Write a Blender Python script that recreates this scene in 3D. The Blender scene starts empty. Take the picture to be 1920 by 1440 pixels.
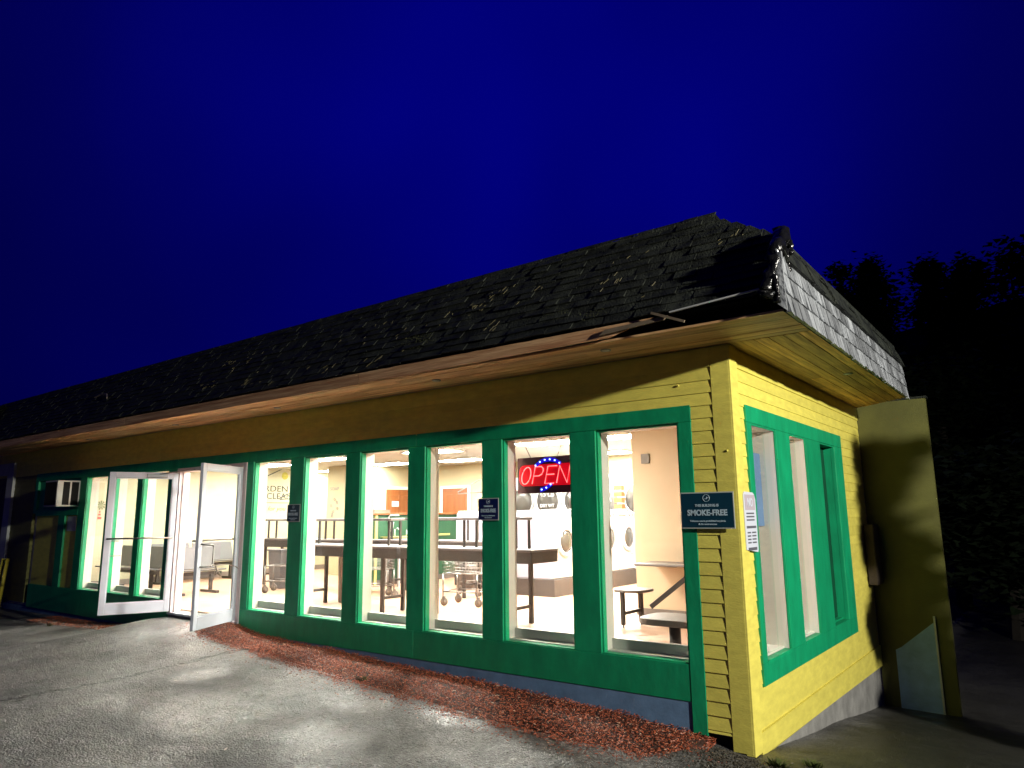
import bpy, bmesh, math, random
from mathutils import Vector, Matrix, noise
R_ = math.radians
random.seed(7)
scene = bpy.context.scene
COL = scene.collection

# ------------------------------------------------------------------ camera
cd = bpy.data.cameras.new("camera"); cam = bpy.data.objects.new("camera", cd); COL.objects.link(cam)
scene.camera = cam
cd.sensor_width = 36.0
cd.lens = 36.0 * 1337.98 / 1920.0
cd.clip_start = 0.05; cd.clip_end = 500
yaw, pitch, roll = R_(37.1037), R_(10.4726), R_(-0.5956)
fwd = Vector((-math.sin(yaw)*math.cos(pitch), math.cos(yaw)*math.cos(pitch), math.sin(pitch)))
rt = Vector((math.cos(yaw), math.sin(yaw), 0)); up = rt.cross(fwd)
r2 = rt*math.cos(roll) + up*math.sin(roll); u2 = -rt*math.sin(roll) + up*math.cos(roll)
cam.matrix_world = Matrix(((r2.x, u2.x, -fwd.x, 2.18), (r2.y, u2.y, -fwd.y, -6.0), (r2.z, u2.z, -fwd.z, 1.40), (0, 0, 0, 1)))

# ------------------------------------------------------------------ world: deep blue night sky
world = bpy.data.worlds.new("World"); scene.world = world; world.use_nodes = True
nt = world.node_tree; nt.nodes.clear()
N = nt.nodes.new; L = nt.links.new
out = N("ShaderNodeOutputWorld"); bg = N("ShaderNodeBackground"); L(bg.outputs[0], out.inputs[0])
tc = N("ShaderNodeTexCoord")
sep = N("ShaderNodeSeparateXYZ"); L(tc.outputs["Generated"], sep.inputs[0])
# lens vignette put into the sky colour: a soft patch fading to deep navy
dot = N("ShaderNodeVectorMath"); dot.operation = 'DOT_PRODUCT'; L(tc.outputs["Generated"], dot.inputs[0])
gd = Vector((-0.503, 0.694, 0.514)).normalized(); dot.inputs[1].default_value = gd
ramp = N("ShaderNodeValToRGB"); L(dot.outputs["Value"], ramp.inputs[0])
el = ramp.color_ramp.elements
el[0].position = 0.45; el[0].color = (0.0003, 0.0003, 0.034, 1)
el[1].position = 1.0; el[1].color = (0.0004, 0.0004, 0.190, 1)
e = el.new(0.72); e.color = (0.0003, 0.0003, 0.047, 1)
e = el.new(0.865); e.color = (0.0004, 0.0004, 0.088, 1)
e = el.new(0.955); e.color = (0.0004, 0.0004, 0.150, 1)
nz = N("ShaderNodeTexNoise"); L(tc.outputs["Generated"], nz.inputs["Vector"]); nz.inputs["Scale"].default_value = 2.3
nz.inputs["Detail"].default_value = 2
mr = N("ShaderNodeMapRange"); L(nz.outputs["Fac"], mr.inputs[0]); mr.inputs[1].default_value = 0.3; mr.inputs[2].default_value = 0.7
mr.inputs[3].default_value = 0.80; mr.inputs[4].default_value = 1.18
mul = N("ShaderNodeVectorMath"); mul.operation = 'SCALE'; L(ramp.outputs[0], mul.inputs[0]); L(mr.outputs[0], mul.inputs["Scale"])
L(mul.outputs[0], bg.inputs[0]); bg.inputs[1].default_value = 1.0

vs = scene.view_settings
vs.view_transform = 'Standard'; vs.look = 'None'; vs.exposure = 0; vs.gamma = 1; vs.use_curve_mapping = False
scene.cycles.max_bounces = 8; scene.cycles.diffuse_bounces = 5; scene.cycles.glossy_bounces = 4
scene.cycles.transparent_max_bounces = 16; scene.cycles.sample_clamp_indirect = 25.0
scene.cycles.use_denoising = True
scene.cycles.caustics_reflective = False; scene.cycles.caustics_refractive = False

LAMP_POS = Vector((8.5, -2.35, 4.00)); LAMP_POWER = 5500
PANEL_EMIT = 200.0

# ------------------------------------------------------------------ materials
def mat(name, color, rough=0.6, metal=0.0, var=0.0, scale=8.0, bump=0.0, bscale=60.0, stretch=(1, 1, 1), color2=None, spec=0.5, rvar=0.0, coat=0.0):
    m = bpy.data.materials.new(name); m.use_nodes = True
    t = m.node_tree; b = t.nodes["Principled BSDF"]
    b.inputs["Roughness"].default_value = rough; b.inputs["Metallic"].default_value = metal
    b.inputs["Specular IOR Level"].default_value = spec
    if coat: b.inputs["Coat Weight"].default_value = coat
    c = (*color, 1)
    if var or color2 or bump or rvar:
        tc = t.nodes.new("ShaderNodeTexCoord"); mp = t.nodes.new("ShaderNodeMapping")
        t.links.new(tc.outputs["Object"], mp.inputs[0]); mp.inputs["Scale"].default_value = stretch
        nz = t.nodes.new("ShaderNodeTexNoise"); nz.inputs["Scale"].default_value = scale; nz.inputs["Detail"].default_value = 5
        nz.inputs["Roughness"].default_value = 0.62
        t.links.new(mp.outputs[0], nz.inputs["Vector"])
        rp = t.nodes.new("ShaderNodeValToRGB"); t.links.new(nz.outputs["Fac"], rp.inputs[0])
        rp.color_ramp.elements[0].position = 0.3; rp.color_ramp.elements[1].position = 0.7
        if color2 is None:
            lo = tuple(max(0, x*(1-var)) for x in color); hi = tuple(min(1, x*(1+var)) for x in color)
        else: lo, hi = color, color2
        rp.color_ramp.elements[0].color = (*lo, 1); rp.color_ramp.elements[1].color = (*hi, 1)
        # a little tone per piece
        oi = t.nodes.new("ShaderNodeObjectInfo"); m1 = t.nodes.new("ShaderNodeMapRange")
        t.links.new(oi.outputs["Random"], m1.inputs[0]); m1.inputs[3].default_value = 1-var*0.5; m1.inputs[4].default_value = 1+var*0.5
        sc = t.nodes.new("ShaderNodeVectorMath"); sc.operation = 'SCALE'
        t.links.new(rp.outputs[0], sc.inputs[0]); t.links.new(m1.outputs[0], sc.inputs["Scale"])
        t.links.new(sc.outputs[0], b.inputs["Base Color"])
        if rvar:
            mr = t.nodes.new("ShaderNodeMapRange"); t.links.new(nz.outputs["Fac"], mr.inputs[0])
            mr.inputs[1].default_value = 0.3; mr.inputs[2].default_value = 0.7
            mr.inputs[3].default_value = rough-rvar; mr.inputs[4].default_value = rough+rvar
            t.links.new(mr.outputs[0], b.inputs["Roughness"])
        if bump:
            n2 = t.nodes.new("ShaderNodeTexNoise"); n2.inputs["Scale"].default_value = bscale; n2.inputs["Detail"].default_value = 4
            t.links.new(mp.outputs[0], n2.inputs["Vector"])
            bp = t.nodes.new("ShaderNodeBump"); bp.inputs["Strength"].default_value = bump; bp.inputs["Distance"].default_value = 0.02
            t.links.new(n2.outputs["Fac"], bp.inputs["Height"]); t.links.new(bp.outputs[0], b.inputs["Normal"])
    else:
        b.inputs["Base Color"].default_value = c
    return m

def emit_mat(name, color, strength):
    m = bpy.data.materials.new(name); m.use_nodes = True
    b = m.node_tree.nodes["Principled BSDF"]; b.inputs["Base Color"].default_value = (*color, 1)
    b.inputs["Emission Color"].default_value = (*color, 1); b.inputs["Emission Strength"].default_value = strength
    return m

def glass_mat(name, tint=(0.96, 0.98, 0.97), gl=1.0):
    m = bpy.data.materials.new(name); m.use_nodes = True; t = m.node_tree; t.nodes.clear()
    o = t.nodes.new("ShaderNodeOutputMaterial"); mx = t.nodes.new("ShaderNodeMixShader")
    tr = t.nodes.new("ShaderNodeBsdfTransparent"); tr.inputs[0].default_value = (*tint, 1)
    g = t.nodes.new("ShaderNodeBsdfGlossy"); g.inputs["Roughness"].default_value = 0.03; g.inputs[0].default_value = (gl, gl, gl, 1)
    f = t.nodes.new("ShaderNodeFresnel"); f.inputs[0].default_value = 1.45
    gm = t.nodes.new("ShaderNodeNewGeometry"); sb = t.nodes.new("ShaderNodeMath"); sb.operation = 'MULTIPLY_ADD'
    t.links.new(gm.outputs["Backfacing"], sb.inputs[0]); sb.inputs[1].default_value = -1; sb.inputs[2].default_value = 1
    mm = t.nodes.new("ShaderNodeMath"); mm.operation = 'MULTIPLY'; t.links.new(sb.outputs[0], mm.inputs[0]); t.links.new(f.outputs[0], mm.inputs[1])
    t.links.new(mm.outputs[0], mx.inputs[0]); t.links.new(tr.outputs[0], mx.inputs[1]); t.links.new(g.outputs[0], mx.inputs[2])
    t.links.new(mx.outputs[0], o.inputs[0])
    return m

M = {}
M['yellow'] = mat("yellow_paint", (0.73, 0.65, 0.12), 0.55, var=0.13, scale=5, bump=0.12, bscale=40, stretch=(1, 1, 3))
M['yellow_dimmed'] = mat("dimmed_yellow_paint", (0.16, 0.15, 0.035), 0.6, var=.15)  # siding yellow darkened, weak light at the far left put into the colour
M['green'] = mat("green_paint", (0.002, 0.31, 0.130), 0.50, var=0.20, scale=6, bump=0.12, bscale=30, stretch=(1, 1, .4))
M['parge'] = mat("parged_concrete", (0.26, 0.42, 0.72), 0.85, var=0.2, scale=4, bump=0.3)
M['bluegrey'] = mat("blue_grey_parging", (0.12, 0.22, 0.36), 0.8, var=0.2, scale=6, bump=0.08)
M['cream'] = mat("cream_paint", (0.70, 0.67, 0.60), 0.6, var=0.04, scale=2)
M['wall_in'] = mat("interior_wall_paint", (0.36, 0.31, 0.19), 0.7, var=0.05, scale=1.3)
M['wall_white'] = mat("interior_white_paint", (0.40, 0.385, 0.27), 0.7, var=0.04, scale=1.3)
M['peach'] = mat("partition_paint", (0.54, 0.41, 0.27), 0.7, var=0.06, scale=1.0)
M['ceiling'] = mat("ceiling_tiles", (0.46, 0.45, 0.41), 0.8, var=0.05, scale=3)
M['floor_in'] = mat("interior_floor", (0.36, 0.18, 0.11), 0.4, color2=(0.52, 0.36, 0.25), var=0.1, scale=1.6, stretch=(1, 3, 1), rvar=0.1)
M['concrete'] = mat("concrete", (0.20, 0.20, 0.19), 0.9, var=0.35, scale=3, bump=0.4)
M['soffit'] = mat("soffit_wood", (0.42, 0.15, 0.040), 0.5, color2=(0.96, 0.64, 0.32), var=0.7, scale=3.0, bump=0.5, bscale=14, stretch=(0.35, 9, 3))
M['soffit_y'] = mat("soffit_wood_side", (0.24, 0.10, 0.02), 0.5, color2=(0.88, 0.55, 0.18), var=0.7, scale=3.0, bump=0.5, bscale=14, stretch=(9, 0.5, 3))
M['fascia'] = mat("fascia_wood", (0.44, 0.18, 0.07), 0.6, color2=(0.96, 0.64, 0.34), var=0.4, scale=3, bump=0.5, bscale=14, stretch=(0.35, 3, 10))
M['greyshingle'] = mat("weathered_cedar", (0.03, 0.033, 0.038), 0.36, color2=(0.46, 0.49, 0.52), var=1.0, scale=4, bump=0.7, bscale=26, stretch=(1, 8, 0.8), rvar=0.12)
M['roof'] = mat("dark_roof_shingle", (0.007, 0.008, 0.007), 0.62, color2=(0.036, 0.042, 0.032), var=0.6, scale=7, bump=0.9, bscale=60, rvar=0.15, spec=0.22)
M['tar'] = mat("black_tar", (0.006, 0.006, 0.006), 0.20, var=0.2, bump=1.0, bscale=18)
M['oldlath'] = mat("old_lath", (0.22, 0.17, 0.11), 0.7, var=.3)
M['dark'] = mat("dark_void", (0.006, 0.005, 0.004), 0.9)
M['alum'] = mat("painted_aluminium", (0.52, 0.55, 0.62), 0.35, metal=0.0, var=0.05, scale=5)
M['alum_pink'] = mat("inner_frame_paint", (0.62, 0.55, 0.55), 0.45, var=0.04)
M['chrome'] = mat("chrome", (0.20, 0.19, 0.18), 0.3, metal=1.0)
M['white'] = mat("white_enamel", (0.36, 0.36, 0.37), 0.35, var=0.02)
M['lav'] = mat("washer_side_enamel", (0.34, 0.32, 0.39), 0.4, var=0.02)
M['lamwht'] = mat("white_trim", (0.55, 0.54, 0.50), 0.5)
M['plinth'] = mat("plinth_brown", (0.045, 0.036, 0.032), 0.7, var=0.15)
M['brown'] = mat("table_brown", (0.032, 0.024, 0.021), 0.5, var=0.12)
M['browntop'] = mat("table_laminate", (0.10, 0.088, 0.09), 0.35, var=0.08)
M['taupe'] = mat("seat_taupe", (0.15, 0.125, 0.11), 0.45, var=0.08)
M['dryglass'] = mat("smoked_dryer_glass", (0.05, 0.044, 0.038), 0.3)
M['grey'] = mat("seat_grey", (0.085, 0.082, 0.085), 0.45, var=0.08)
M['tan'] = mat("bin_tan", (0.17, 0.14, 0.11), 0.5, var=0.08)
M['binbrown'] = mat("bin_dark", (0.10, 0.08, 0.07), 0.6, var=0.1)
M['doorwood'] = mat("orange_wood", (0.15, 0.045, 0.010), 0.45, color2=(0.20, 0.07, 0.018), var=0.1, scale=3, stretch=(4, 4, .5))
M['paleyellow'] = mat("pale_yellow_trim", (0.33, 0.30, 0.10), 0.5)
M['inkdark'] = mat("dark_glass_door", (0.035, 0.033, 0.03), 0.15)
M['panelgrey'] = mat("control_panel", (0.07, 0.065, 0.05), 0.4)
M['signteal'] = mat("sign_teal", (0.003, 0.035, 0.060), 0.4, var=0.1, scale=3)
M['signblue'] = mat("sign_navy", (0.004, 0.014, 0.10), 0.4, var=0.15, scale=4)
M['signtext'] = mat("sign_lettering", (0.42, 0.55, 0.62), 0.5)
M['edge'] = mat("sign_edge", (0.42, 0.46, 0.42), 0.5)
M['paper'] = mat("notice_paper", (0.62, 0.66, 0.76), 0.45)
M['inkgrey'] = mat("grey_ink", (0.10, 0.105, 0.13), 0.6)
M['inkpink'] = mat("faded_pink_ink", (0.46, 0.40, 0.46), 0.6)
M['logogreen'] = mat("logo_dark_green", (0.012, 0.016, 0.006), 0.6)
M['logoyellow'] = mat("logo_yellow", (0.36, 0.34, 0.02), 0.6)
M['logolime'] = mat("logo_olive", (0.07, 0.09, 0.015), 0.6)
M['red'] = mat("red_paint", (0.55, 0.05, 0.04), 0.5)
M['paleblue'] = mat("pale_blue_card", (0.17, 0.28, 0.50), 0.5, var=0.15, scale=2)
M['bark'] = mat("bark", (0.018, 0.014, 0.010), 0.9, var=0.3, bump=0.6)
M['leaf'] = mat("conifer_foliage", (0.010, 0.018, 0.008), 0.8, var=0.4, scale=2, spec=0.1)
M['grass'] = mat("grass_blades", (0.10, 0.13, 0.03), 0.7, var=0.4, scale=8)
M['needle'] = mat("dry_needles", (0.30, 0.26, 0.12), 0.6, var=0.4)
M['moss'] = mat("moss", (0.04, 0.045, 0.012), 0.9, var=0.4)
M['oldwhite'] = mat("aged_white_paint", (0.55, 0.57, 0.55), 0.6, var=0.15, scale=3)
M['yellowpost'] = mat("yellow_post_paint", (0.62, 0.50, 0.05), 0.5, var=0.1)
M['steel'] = mat("galvanised_steel", (0.25, 0.25, 0.25), 0.4, metal=0.8, var=0.1)
M['glass'] = glass_mat("window_glass")
M['darkglass'] = mat("dark_window", (0.004, 0.022, 0.014), 0.12)
M['panel_light'] = emit_mat("ceiling_panel_light", (1.0, 0.95, 0.86), PANEL_EMIT)
M['panel_light_dim'] = emit_mat("ceiling_panel_light_weak", (1.0, 0.95, 0.86), PANEL_EMIT*.50)  # same panels at weaker output, for the left part of the room
M['neon_core'] = emit_mat("neon_core", (1.0, 0.30, 0.30), 1.5)
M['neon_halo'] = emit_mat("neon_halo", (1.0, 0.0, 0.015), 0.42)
M['led_core'] = emit_mat("led_core", (0.55, 0.75, 1.0), 3.0)
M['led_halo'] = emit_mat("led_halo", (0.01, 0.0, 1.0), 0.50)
M['signpanel'] = mat("sign_acrylic", (0.10, 0.026, 0.032), 0.25)

# ground and mulch materials -------------------------------------------------
WET = [(-4.34, -2.12, 0.75), (-3.38, -1.01, 0.50), (-2.44, -0.75, 0.45), (-5.55, -1.52, 0.40), (-6.15, 0.95, 0.50), (-8.00, -0.69, 0.60), (-2.91, -1.94, 0.50)]
def asphalt_mat():
    m = bpy.data.materials.new("wet_asphalt"); m.use_nodes = True; t = m.node_tree; b = t.nodes["Principled BSDF"]
    Nn = t.nodes.new; Lk = t.links.new
    tc = Nn("ShaderNodeTexCoord")
    def noise_(s, d=5, r=.6, vec=None):
        n = Nn("ShaderNodeTexNoise"); n.inputs["Scale"].default_value = s; n.inputs["Detail"].default_value = d
        n.inputs["Roughness"].default_value = r; Lk(vec or tc.outputs["Object"], n.inputs["Vector"]); return n
    big = noise_(0.9, 4); mid = noise_(5, 6, .7); fine = noise_(34, 4, .75)
    vo = Nn("ShaderNodeTexVoronoi"); vo.inputs["Scale"].default_value = 58; Lk(tc.outputs["Object"], vo.inputs["Vector"])
    r1 = Nn("ShaderNodeValToRGB"); Lk(mid.outputs["Fac"], r1.inputs[0])
    r1.color_ramp.elements[0].position = .25; r1.color_ramp.elements[0].color = (0.065, 0.063, 0.058, 1)
    r1.color_ramp.elements[1].position = .75; r1.color_ramp.elements[1].color = (0.21, 0.205, 0.195, 1)
    # aggregate: each stone its own tone
    r2 = Nn("ShaderNodeMapRange"); Lk(vo.outputs["Color"], r2.inputs[0]); r2.inputs[3].default_value = .35; r2.inputs[4].default_value = 1.9
    mu = Nn("ShaderNodeVectorMath"); mu.operation = 'SCALE'; Lk(r1.outputs[0], mu.inputs[0]); Lk(r2.outputs[0], mu.inputs["Scale"])
    bm_ = Nn("ShaderNodeMapRange"); Lk(big.outputs["Fac"], bm_.inputs[0]); bm_.inputs[1].default_value = .35; bm_.inputs[2].default_value = .65; bm_.inputs[3].default_value = 1.15; bm_.inputs[4].default_value = .50
    m0 = Nn("ShaderNodeVectorMath"); m0.operation = 'SCALE'; Lk(mu.outputs[0], m0.inputs[0]); Lk(bm_.outputs[0], m0.inputs["Scale"]); mu = m0
    # crack running out from the building front
    sx = Nn("ShaderNodeSeparateXYZ"); Lk(tc.outputs["Object"], sx.inputs[0])
    cn = noise_(1.6, 5, .65)
    ma = Nn("ShaderNodeMath"); ma.operation = 'MULTIPLY_ADD'; Lk(cn.outputs["Fac"], ma.inputs[0]); ma.inputs[1].default_value = 0.55
    Lk(sx.outputs["X"], ma.inputs[2])
    ab = Nn("ShaderNodeMath"); ab.operation = 'ADD'; Lk(ma.outputs[0], ab.inputs[0]); ab.inputs[1].default_value = 5.93
    aa = Nn("ShaderNodeMath"); aa.operation = 'ABSOLUTE'; Lk(ab.outputs[0], aa.inputs[0])
    cm = Nn("ShaderNodeMapRange"); Lk(aa.outputs[0], cm.inputs[0]); cm.inputs[1].default_value = 0.022; cm.inputs[2].default_value = 0.075
    cm.inputs[3].default_value = 0; cm.inputs[4].default_value = 1
    mu2 = Nn("ShaderNodeMapRange"); Lk(cm.outputs[0], mu2.inputs[0]); mu2.inputs[3].default_value = 0.12
    mu3 = Nn("ShaderNodeVectorMath"); mu3.operation = 'SCALE'; Lk(mu.outputs[0], mu3.inputs[0]); Lk(mu2.outputs[0], mu3.inputs["Scale"])
    # beside the end wall the ground colour is darkened, to stay dim under the lamp
    sn = Nn("ShaderNodeMath"); sn.operation = 'MULTIPLY_ADD'; Lk(mid.outputs["Fac"], sn.inputs[0]); sn.inputs[1].default_value = .9; Lk(sx.outputs["X"], sn.inputs[2])
    so = Nn("ShaderNodeMapRange"); Lk(sn.outputs[0], so.inputs[0]); so.inputs[1].default_value = .30; so.inputs[2].default_value = .75
    mxs = Nn("ShaderNodeMix"); mxs.data_type = 'RGBA'; Lk(so.outputs[0], mxs.inputs[0]); Lk(mu3.outputs[0], mxs.inputs[6]); mxs.inputs[7].default_value = (0.016, 0.016, 0.011, 1)
    Lk(mxs.outputs[2], b.inputs["Base Color"])
    # wetness
    rr = Nn("ShaderNodeMapRange"); Lk(big.outputs["Fac"], rr.inputs[0]); rr.inputs[1].default_value = .38; rr.inputs[2].default_value = .62
    rr.inputs[3].default_value = .28; rr.inputs[4].default_value = .55
    Lk(rr.outputs[0], b.inputs["Roughness"])
    # shallow wet hollows: a thin film of water over the aggregate
    tot = None
    for (px, py, pr) in WET:
        vd = Nn("ShaderNodeVectorMath"); vd.operation = 'DISTANCE'; Lk(tc.outputs["Object"], vd.inputs[0]); vd.inputs[1].default_value = (px, py, -.4)
        g_ = Nn("ShaderNodeMapRange"); Lk(vd.outputs["Value"], g_.inputs[0]); g_.inputs[1].default_value = 0; g_.inputs[2].default_value = pr; g_.inputs[3].default_value = .55; g_.inputs[4].default_value = 0
        if tot is None: tot = g_.outputs[0]
        else:
            ad = Nn("ShaderNodeMath"); Lk(tot, ad.inputs[0]); Lk(g_.outputs[0], ad.inputs[1]); tot = ad.outputs[0]
    wn = noise_(2.2, 5, .65); wa = Nn("ShaderNodeMath"); Lk(tot, wa.inputs[0]); Lk(wn.outputs["Fac"], wa.inputs[1])
    wm = Nn("ShaderNodeMapRange"); Lk(wa.outputs[0], wm.inputs[0]); wm.inputs[1].default_value = .48; wm.inputs[2].default_value = .80
    Lk(wm.outputs[0], b.inputs["Coat Weight"]); b.inputs["Coat Roughness"].default_value = .16; b.inputs["Coat IOR"].default_value = 1.5
    hs = Nn("ShaderNodeMath"); hs.operation = 'MULTIPLY_ADD'; Lk(vo.outputs["Distance"], hs.inputs[0]); hs.inputs[1].default_value = -.5; Lk(fine.outputs["Fac"], hs.inputs[2])
    h2 = Nn("ShaderNodeMath"); h2.operation = 'MULTIPLY_ADD'; Lk(cm.outputs[0], h2.inputs[0]); h2.inputs[1].default_value = 1.2; Lk(hs.outputs[0], h2.inputs[2])
    bp = Nn("ShaderNodeBump"); bp.inputs["Strength"].default_value = 1.0; bp.inputs["Distance"].default_value = .030
    Lk(h2.outputs[0], bp.inputs["Height"])
    bp2 = Nn("ShaderNodeBump"); bp2.inputs["Strength"].default_value = .6; bp2.inputs["Distance"].default_value = .10
    Lk(mid.outputs["Fac"], bp2.inputs["Height"]); Lk(bp2.outputs[0], bp.inputs["Normal"]); Lk(bp2.outputs[0], b.inputs["Coat Normal"]); Lk(bp.outputs[0], b.inputs["Normal"])
    return m
M['asphalt'] = asphalt_mat()
def island_mat(name, lo, hi, rough):
    m = bpy.data.materials.new(name); m.use_nodes = True; t = m.node_tree; b = t.nodes["Principled BSDF"]
    g = t.nodes.new("ShaderNodeNewGeometry"); r = t.nodes.new("ShaderNodeValToRGB"); t.links.new(g.outputs["Random Per Island"], r.inputs[0])
    r.color_ramp.elements[0].color = (*lo, 1); r.color_ramp.elements[1].color = (*hi, 1)
    e = r.color_ramp.elements.new(0.93); e.color = tuple(x*.8 for x in hi)+(1,)
    r.color_ramp.elements[2].color = (0.55, 0.42, 0.30, 1); r.color_ramp.elements[2].position = 1.0
    t.links.new(r.outputs[0], b.inputs["Base Color"]); b.inputs["Roughness"].default_value = rough
    return m
M['mulch'] = island_mat("red_mulch", (0.09, 0.017, 0.008), (0.62, 0.155, 0.065), 0.5)

# ------------------------------------------------------------------ mesh helpers
class MB:
    def __init__(s): s.v = []; s.f = []
    def add(s, vs, fs):
        o = len(s.v); s.v += [tuple(v) for v in vs]; s.f += [tuple(i+o for i in f) for f in fs]; return s
    def box(s, x0, y0, z0, x1, y1, z1, mtx=None):
        if x0 > x1: x0, x1 = x1, x0
        if y0 > y1: y0, y1 = y1, y0
        if z0 > z1: z0, z1 = z1, z0
        vs = [Vector(p) for p in ((x0,y0,z0),(x1,y0,z0),(x1,y1,z0),(x0,y1,z0),(x0,y0,z1),(x1,y0,z1),(x1,y1,z1),(x0,y1,z1))]
        if mtx: vs = [mtx @ v for v in vs]
        return s.add(vs, ((0,3,2,1),(4,5,6,7),(0,1,5,4),(1,2,6,5),(2,3,7,6),(3,0,4,7)))
    def hexa(s, bot, top):
        n = len(bot)
        return s.add(list(bot)+list(top), [tuple(reversed(range(n))), tuple(range(n, 2*n))] + [(i, (i+1) % n, n+(i+1) % n, n+i) for i in range(n)])
    def tube(s, pts, r, n=8, rs=None, cap=True):
        pts = [Vector(p) for p in pts]; rings = []
        for i, p in enumerate(pts):
            d = (pts[min(i+1, len(pts)-1)]-pts[max(i-1, 0)]).normalized()
            a = d.cross(Vector((0, 0, 1)) if abs(d.z) < .9 else Vector((1, 0, 0))).normalized(); b = d.cross(a)
            rr = rs[i] if rs else r
            rings.append([p+a*rr*math.cos(2*math.pi*k/n)+b*rr*math.sin(2*math.pi*k/n) for k in range(n)])
        vs = [v for q in rings for v in q]; fs = []
        for i in range(len(pts)-1):
            for k in range(n):
                fs.append((i*n+k, (i+1)*n+k, (i+1)*n+(k+1) % n, i*n+(k+1) % n))
        if cap: fs.append(tuple(range(n))); fs.append(tuple(reversed(range((len(pts)-1)*n, len(pts)*n))))
        return s.add(vs, fs)
    def bar(s, a, b, w, h):
        a = Vector(a); b = Vector(b); d = (b-a); l = d.length; d.normalize()
        sd = d.cross(Vector((0, 0, 1)) if abs(d.z) < .95 else Vector((0, 1, 0))).normalized(); u = sd.cross(d)
        m = Matrix(((sd.x, d.x, u.x, a.x), (sd.y, d.y, u.y, a.y), (sd.z, d.z, u.z, a.z), (0, 0, 0, 1)))
        return s.box(-w/2, 0, -h/2, w/2, l, h/2, m)
    def torus(s, c, ax1, ax2, R, r, n=24, m=8):
        c = Vector(c); ax1 = Vector(ax1); ax2 = Vector(ax2); pts = []
        nrm = ax1.cross(ax2); vs = []; fs = []
        for i in range(n):
            a = 2*math.pi*i/n; d = ax1*math.cos(a)+ax2*math.sin(a)
            for k in range(m):
                b = 2*math.pi*k/m; vs.append(c+d*(R+r*math.cos(b))+nrm*r*math.sin(b))
        for i in range(n):
            for k in range(m):
                fs.append((i*m+k, ((i+1) % n)*m+k, ((i+1) % n)*m+(k+1) % m, i*m+(k+1) % m))
        return s.add(vs, fs)
    def lathe(s, c, axis, prof, n=24):
        c = Vector(c); axis = Vector(axis).normalized()
        a = axis.cross(Vector((0, 0, 1)) if abs(axis.z) < .9 else Vector((1, 0, 0))).normalized(); b = axis.cross(a); vs = []; fs = []
        for (r, h) in prof:
            for k in range(n):
                t = 2*math.pi*k/n; vs.append(c+axis*h+a*r*math.cos(t)+b*r*math.sin(t))
        for i in range(len(prof)-1):
            for k in range(n): fs.append((i*n+k, i*n+(k+1) % n, (i+1)*n+(k+1) % n, (i+1)*n+k))
        fs.append(tuple(reversed(range(n)))); fs.append(tuple(range((len(prof)-1)*n, len(prof)*n)))
        return s.add(vs, fs)
    def mesh(s, name, m, smooth=False):
        me = bpy.data.meshes.new(name); me.from_pydata(s.v, [], s.f); me.materials.append(m)
        bm = bmesh.new(); bm.from_mesh(me); bmesh.ops.recalc_face_normals(bm, faces=bm.faces); bm.to_mesh(me); bm.free()
        if smooth: me.polygons.foreach_set("use_smooth", [True]*len(me.polygons))
        return me
    def build(s, name, m, parent=None, bevel=0, smooth=False):
        o = bpy.data.objects.new(name, s.mesh(name, m, smooth)); COL.objects.link(o)
        if parent:
            o.parent = parent
            o.matrix_parent_inverse = parent_inv(parent)
        if bevel:
            b = o.modifiers.new("bevel", 'BEVEL'); b.width = bevel; b.segments = 2; b.limit_method = 'ANGLE'
        return o
def world_of(o):
    m = o.matrix_basis
    if o.parent: m = world_of(o.parent) @ o.matrix_parent_inverse @ m
    return m
def parent_inv(p): return world_of(p).inverted()
def tag(o, label=None, cat=None, group=None, kind=None):
    if label: o["label"] = label
    if cat: o["category"] = cat
    if group: o["group"] = group
    if kind: o["kind"] = kind
    return o
def empty(name, loc, label, cat, group=None, rz=0):
    o = bpy.data.objects.new(name, None); COL.objects.link(o); o.location = loc; o.rotation_euler = (0, 0, rz); o.empty_display_size = .2
    return tag(o, label, cat, group)
def copy_tree(o, parent=None):
    c = o.copy(); COL.objects.link(c)
    if parent: c.parent = parent
    for ch in list(o.children): copy_tree(ch, c)
    return c
# local-space builder: parts of things whose Empty sits at loc/rz are given in the thing's own coordinates
def lbuild(mb, name, m, parent, bevel=0, smooth=False):
    o = bpy.data.objects.new(name, mb.mesh(name, m, smooth)); COL.objects.link(o); o.parent = parent
    if bevel:
        b = o.modifiers.new("bevel", 'BEVEL'); b.width = bevel; b.segments = 2; b.limit_method = 'ANGLE'
    return o
def text_mesh(txt, size, m, name, origin, xdir, ydir, parent=None, width=None, depth=0.0015, bold=0.0, shear=0.0):
    cu = bpy.data.curves.new("t", 'FONT'); cu.body = txt; cu.size = size; cu.extrude = depth; cu.offset = bold; cu.shear = shear
    cu.align_x = 'CENTER'; cu.align_y = 'CENTER'; cu.resolution_u = 3
    tmp = bpy.data.objects.new("t", cu); COL.objects.link(tmp)
    dg = bpy.context.evaluated_depsgraph_get(); me = bpy.data.meshes.new_from_object(tmp.evaluated_get(dg))
    bpy.data.objects.remove(tmp); bpy.data.curves.remove(cu)
    xs = [v.co.x for v in me.vertices]; w = max(xs)-min(xs) if xs else 1
    k = (width/w) if width else 1
    X = Vector(xdir).normalized(); Y = Vector(ydir).normalized(); Z = X.cross(Y); o3 = Vector(origin)
    for v in me.vertices: v.co = o3 + X*(v.co.x*k) + Y*v.co.y + Z*v.co.z
    me.materials.clear(); me.materials.append(m); me.name = name
    o = bpy.data.objects.new(name, me); COL.objects.link(o)
    if parent: o.parent = parent; o.matrix_parent_inverse = parent_inv(parent)
    return o

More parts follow.
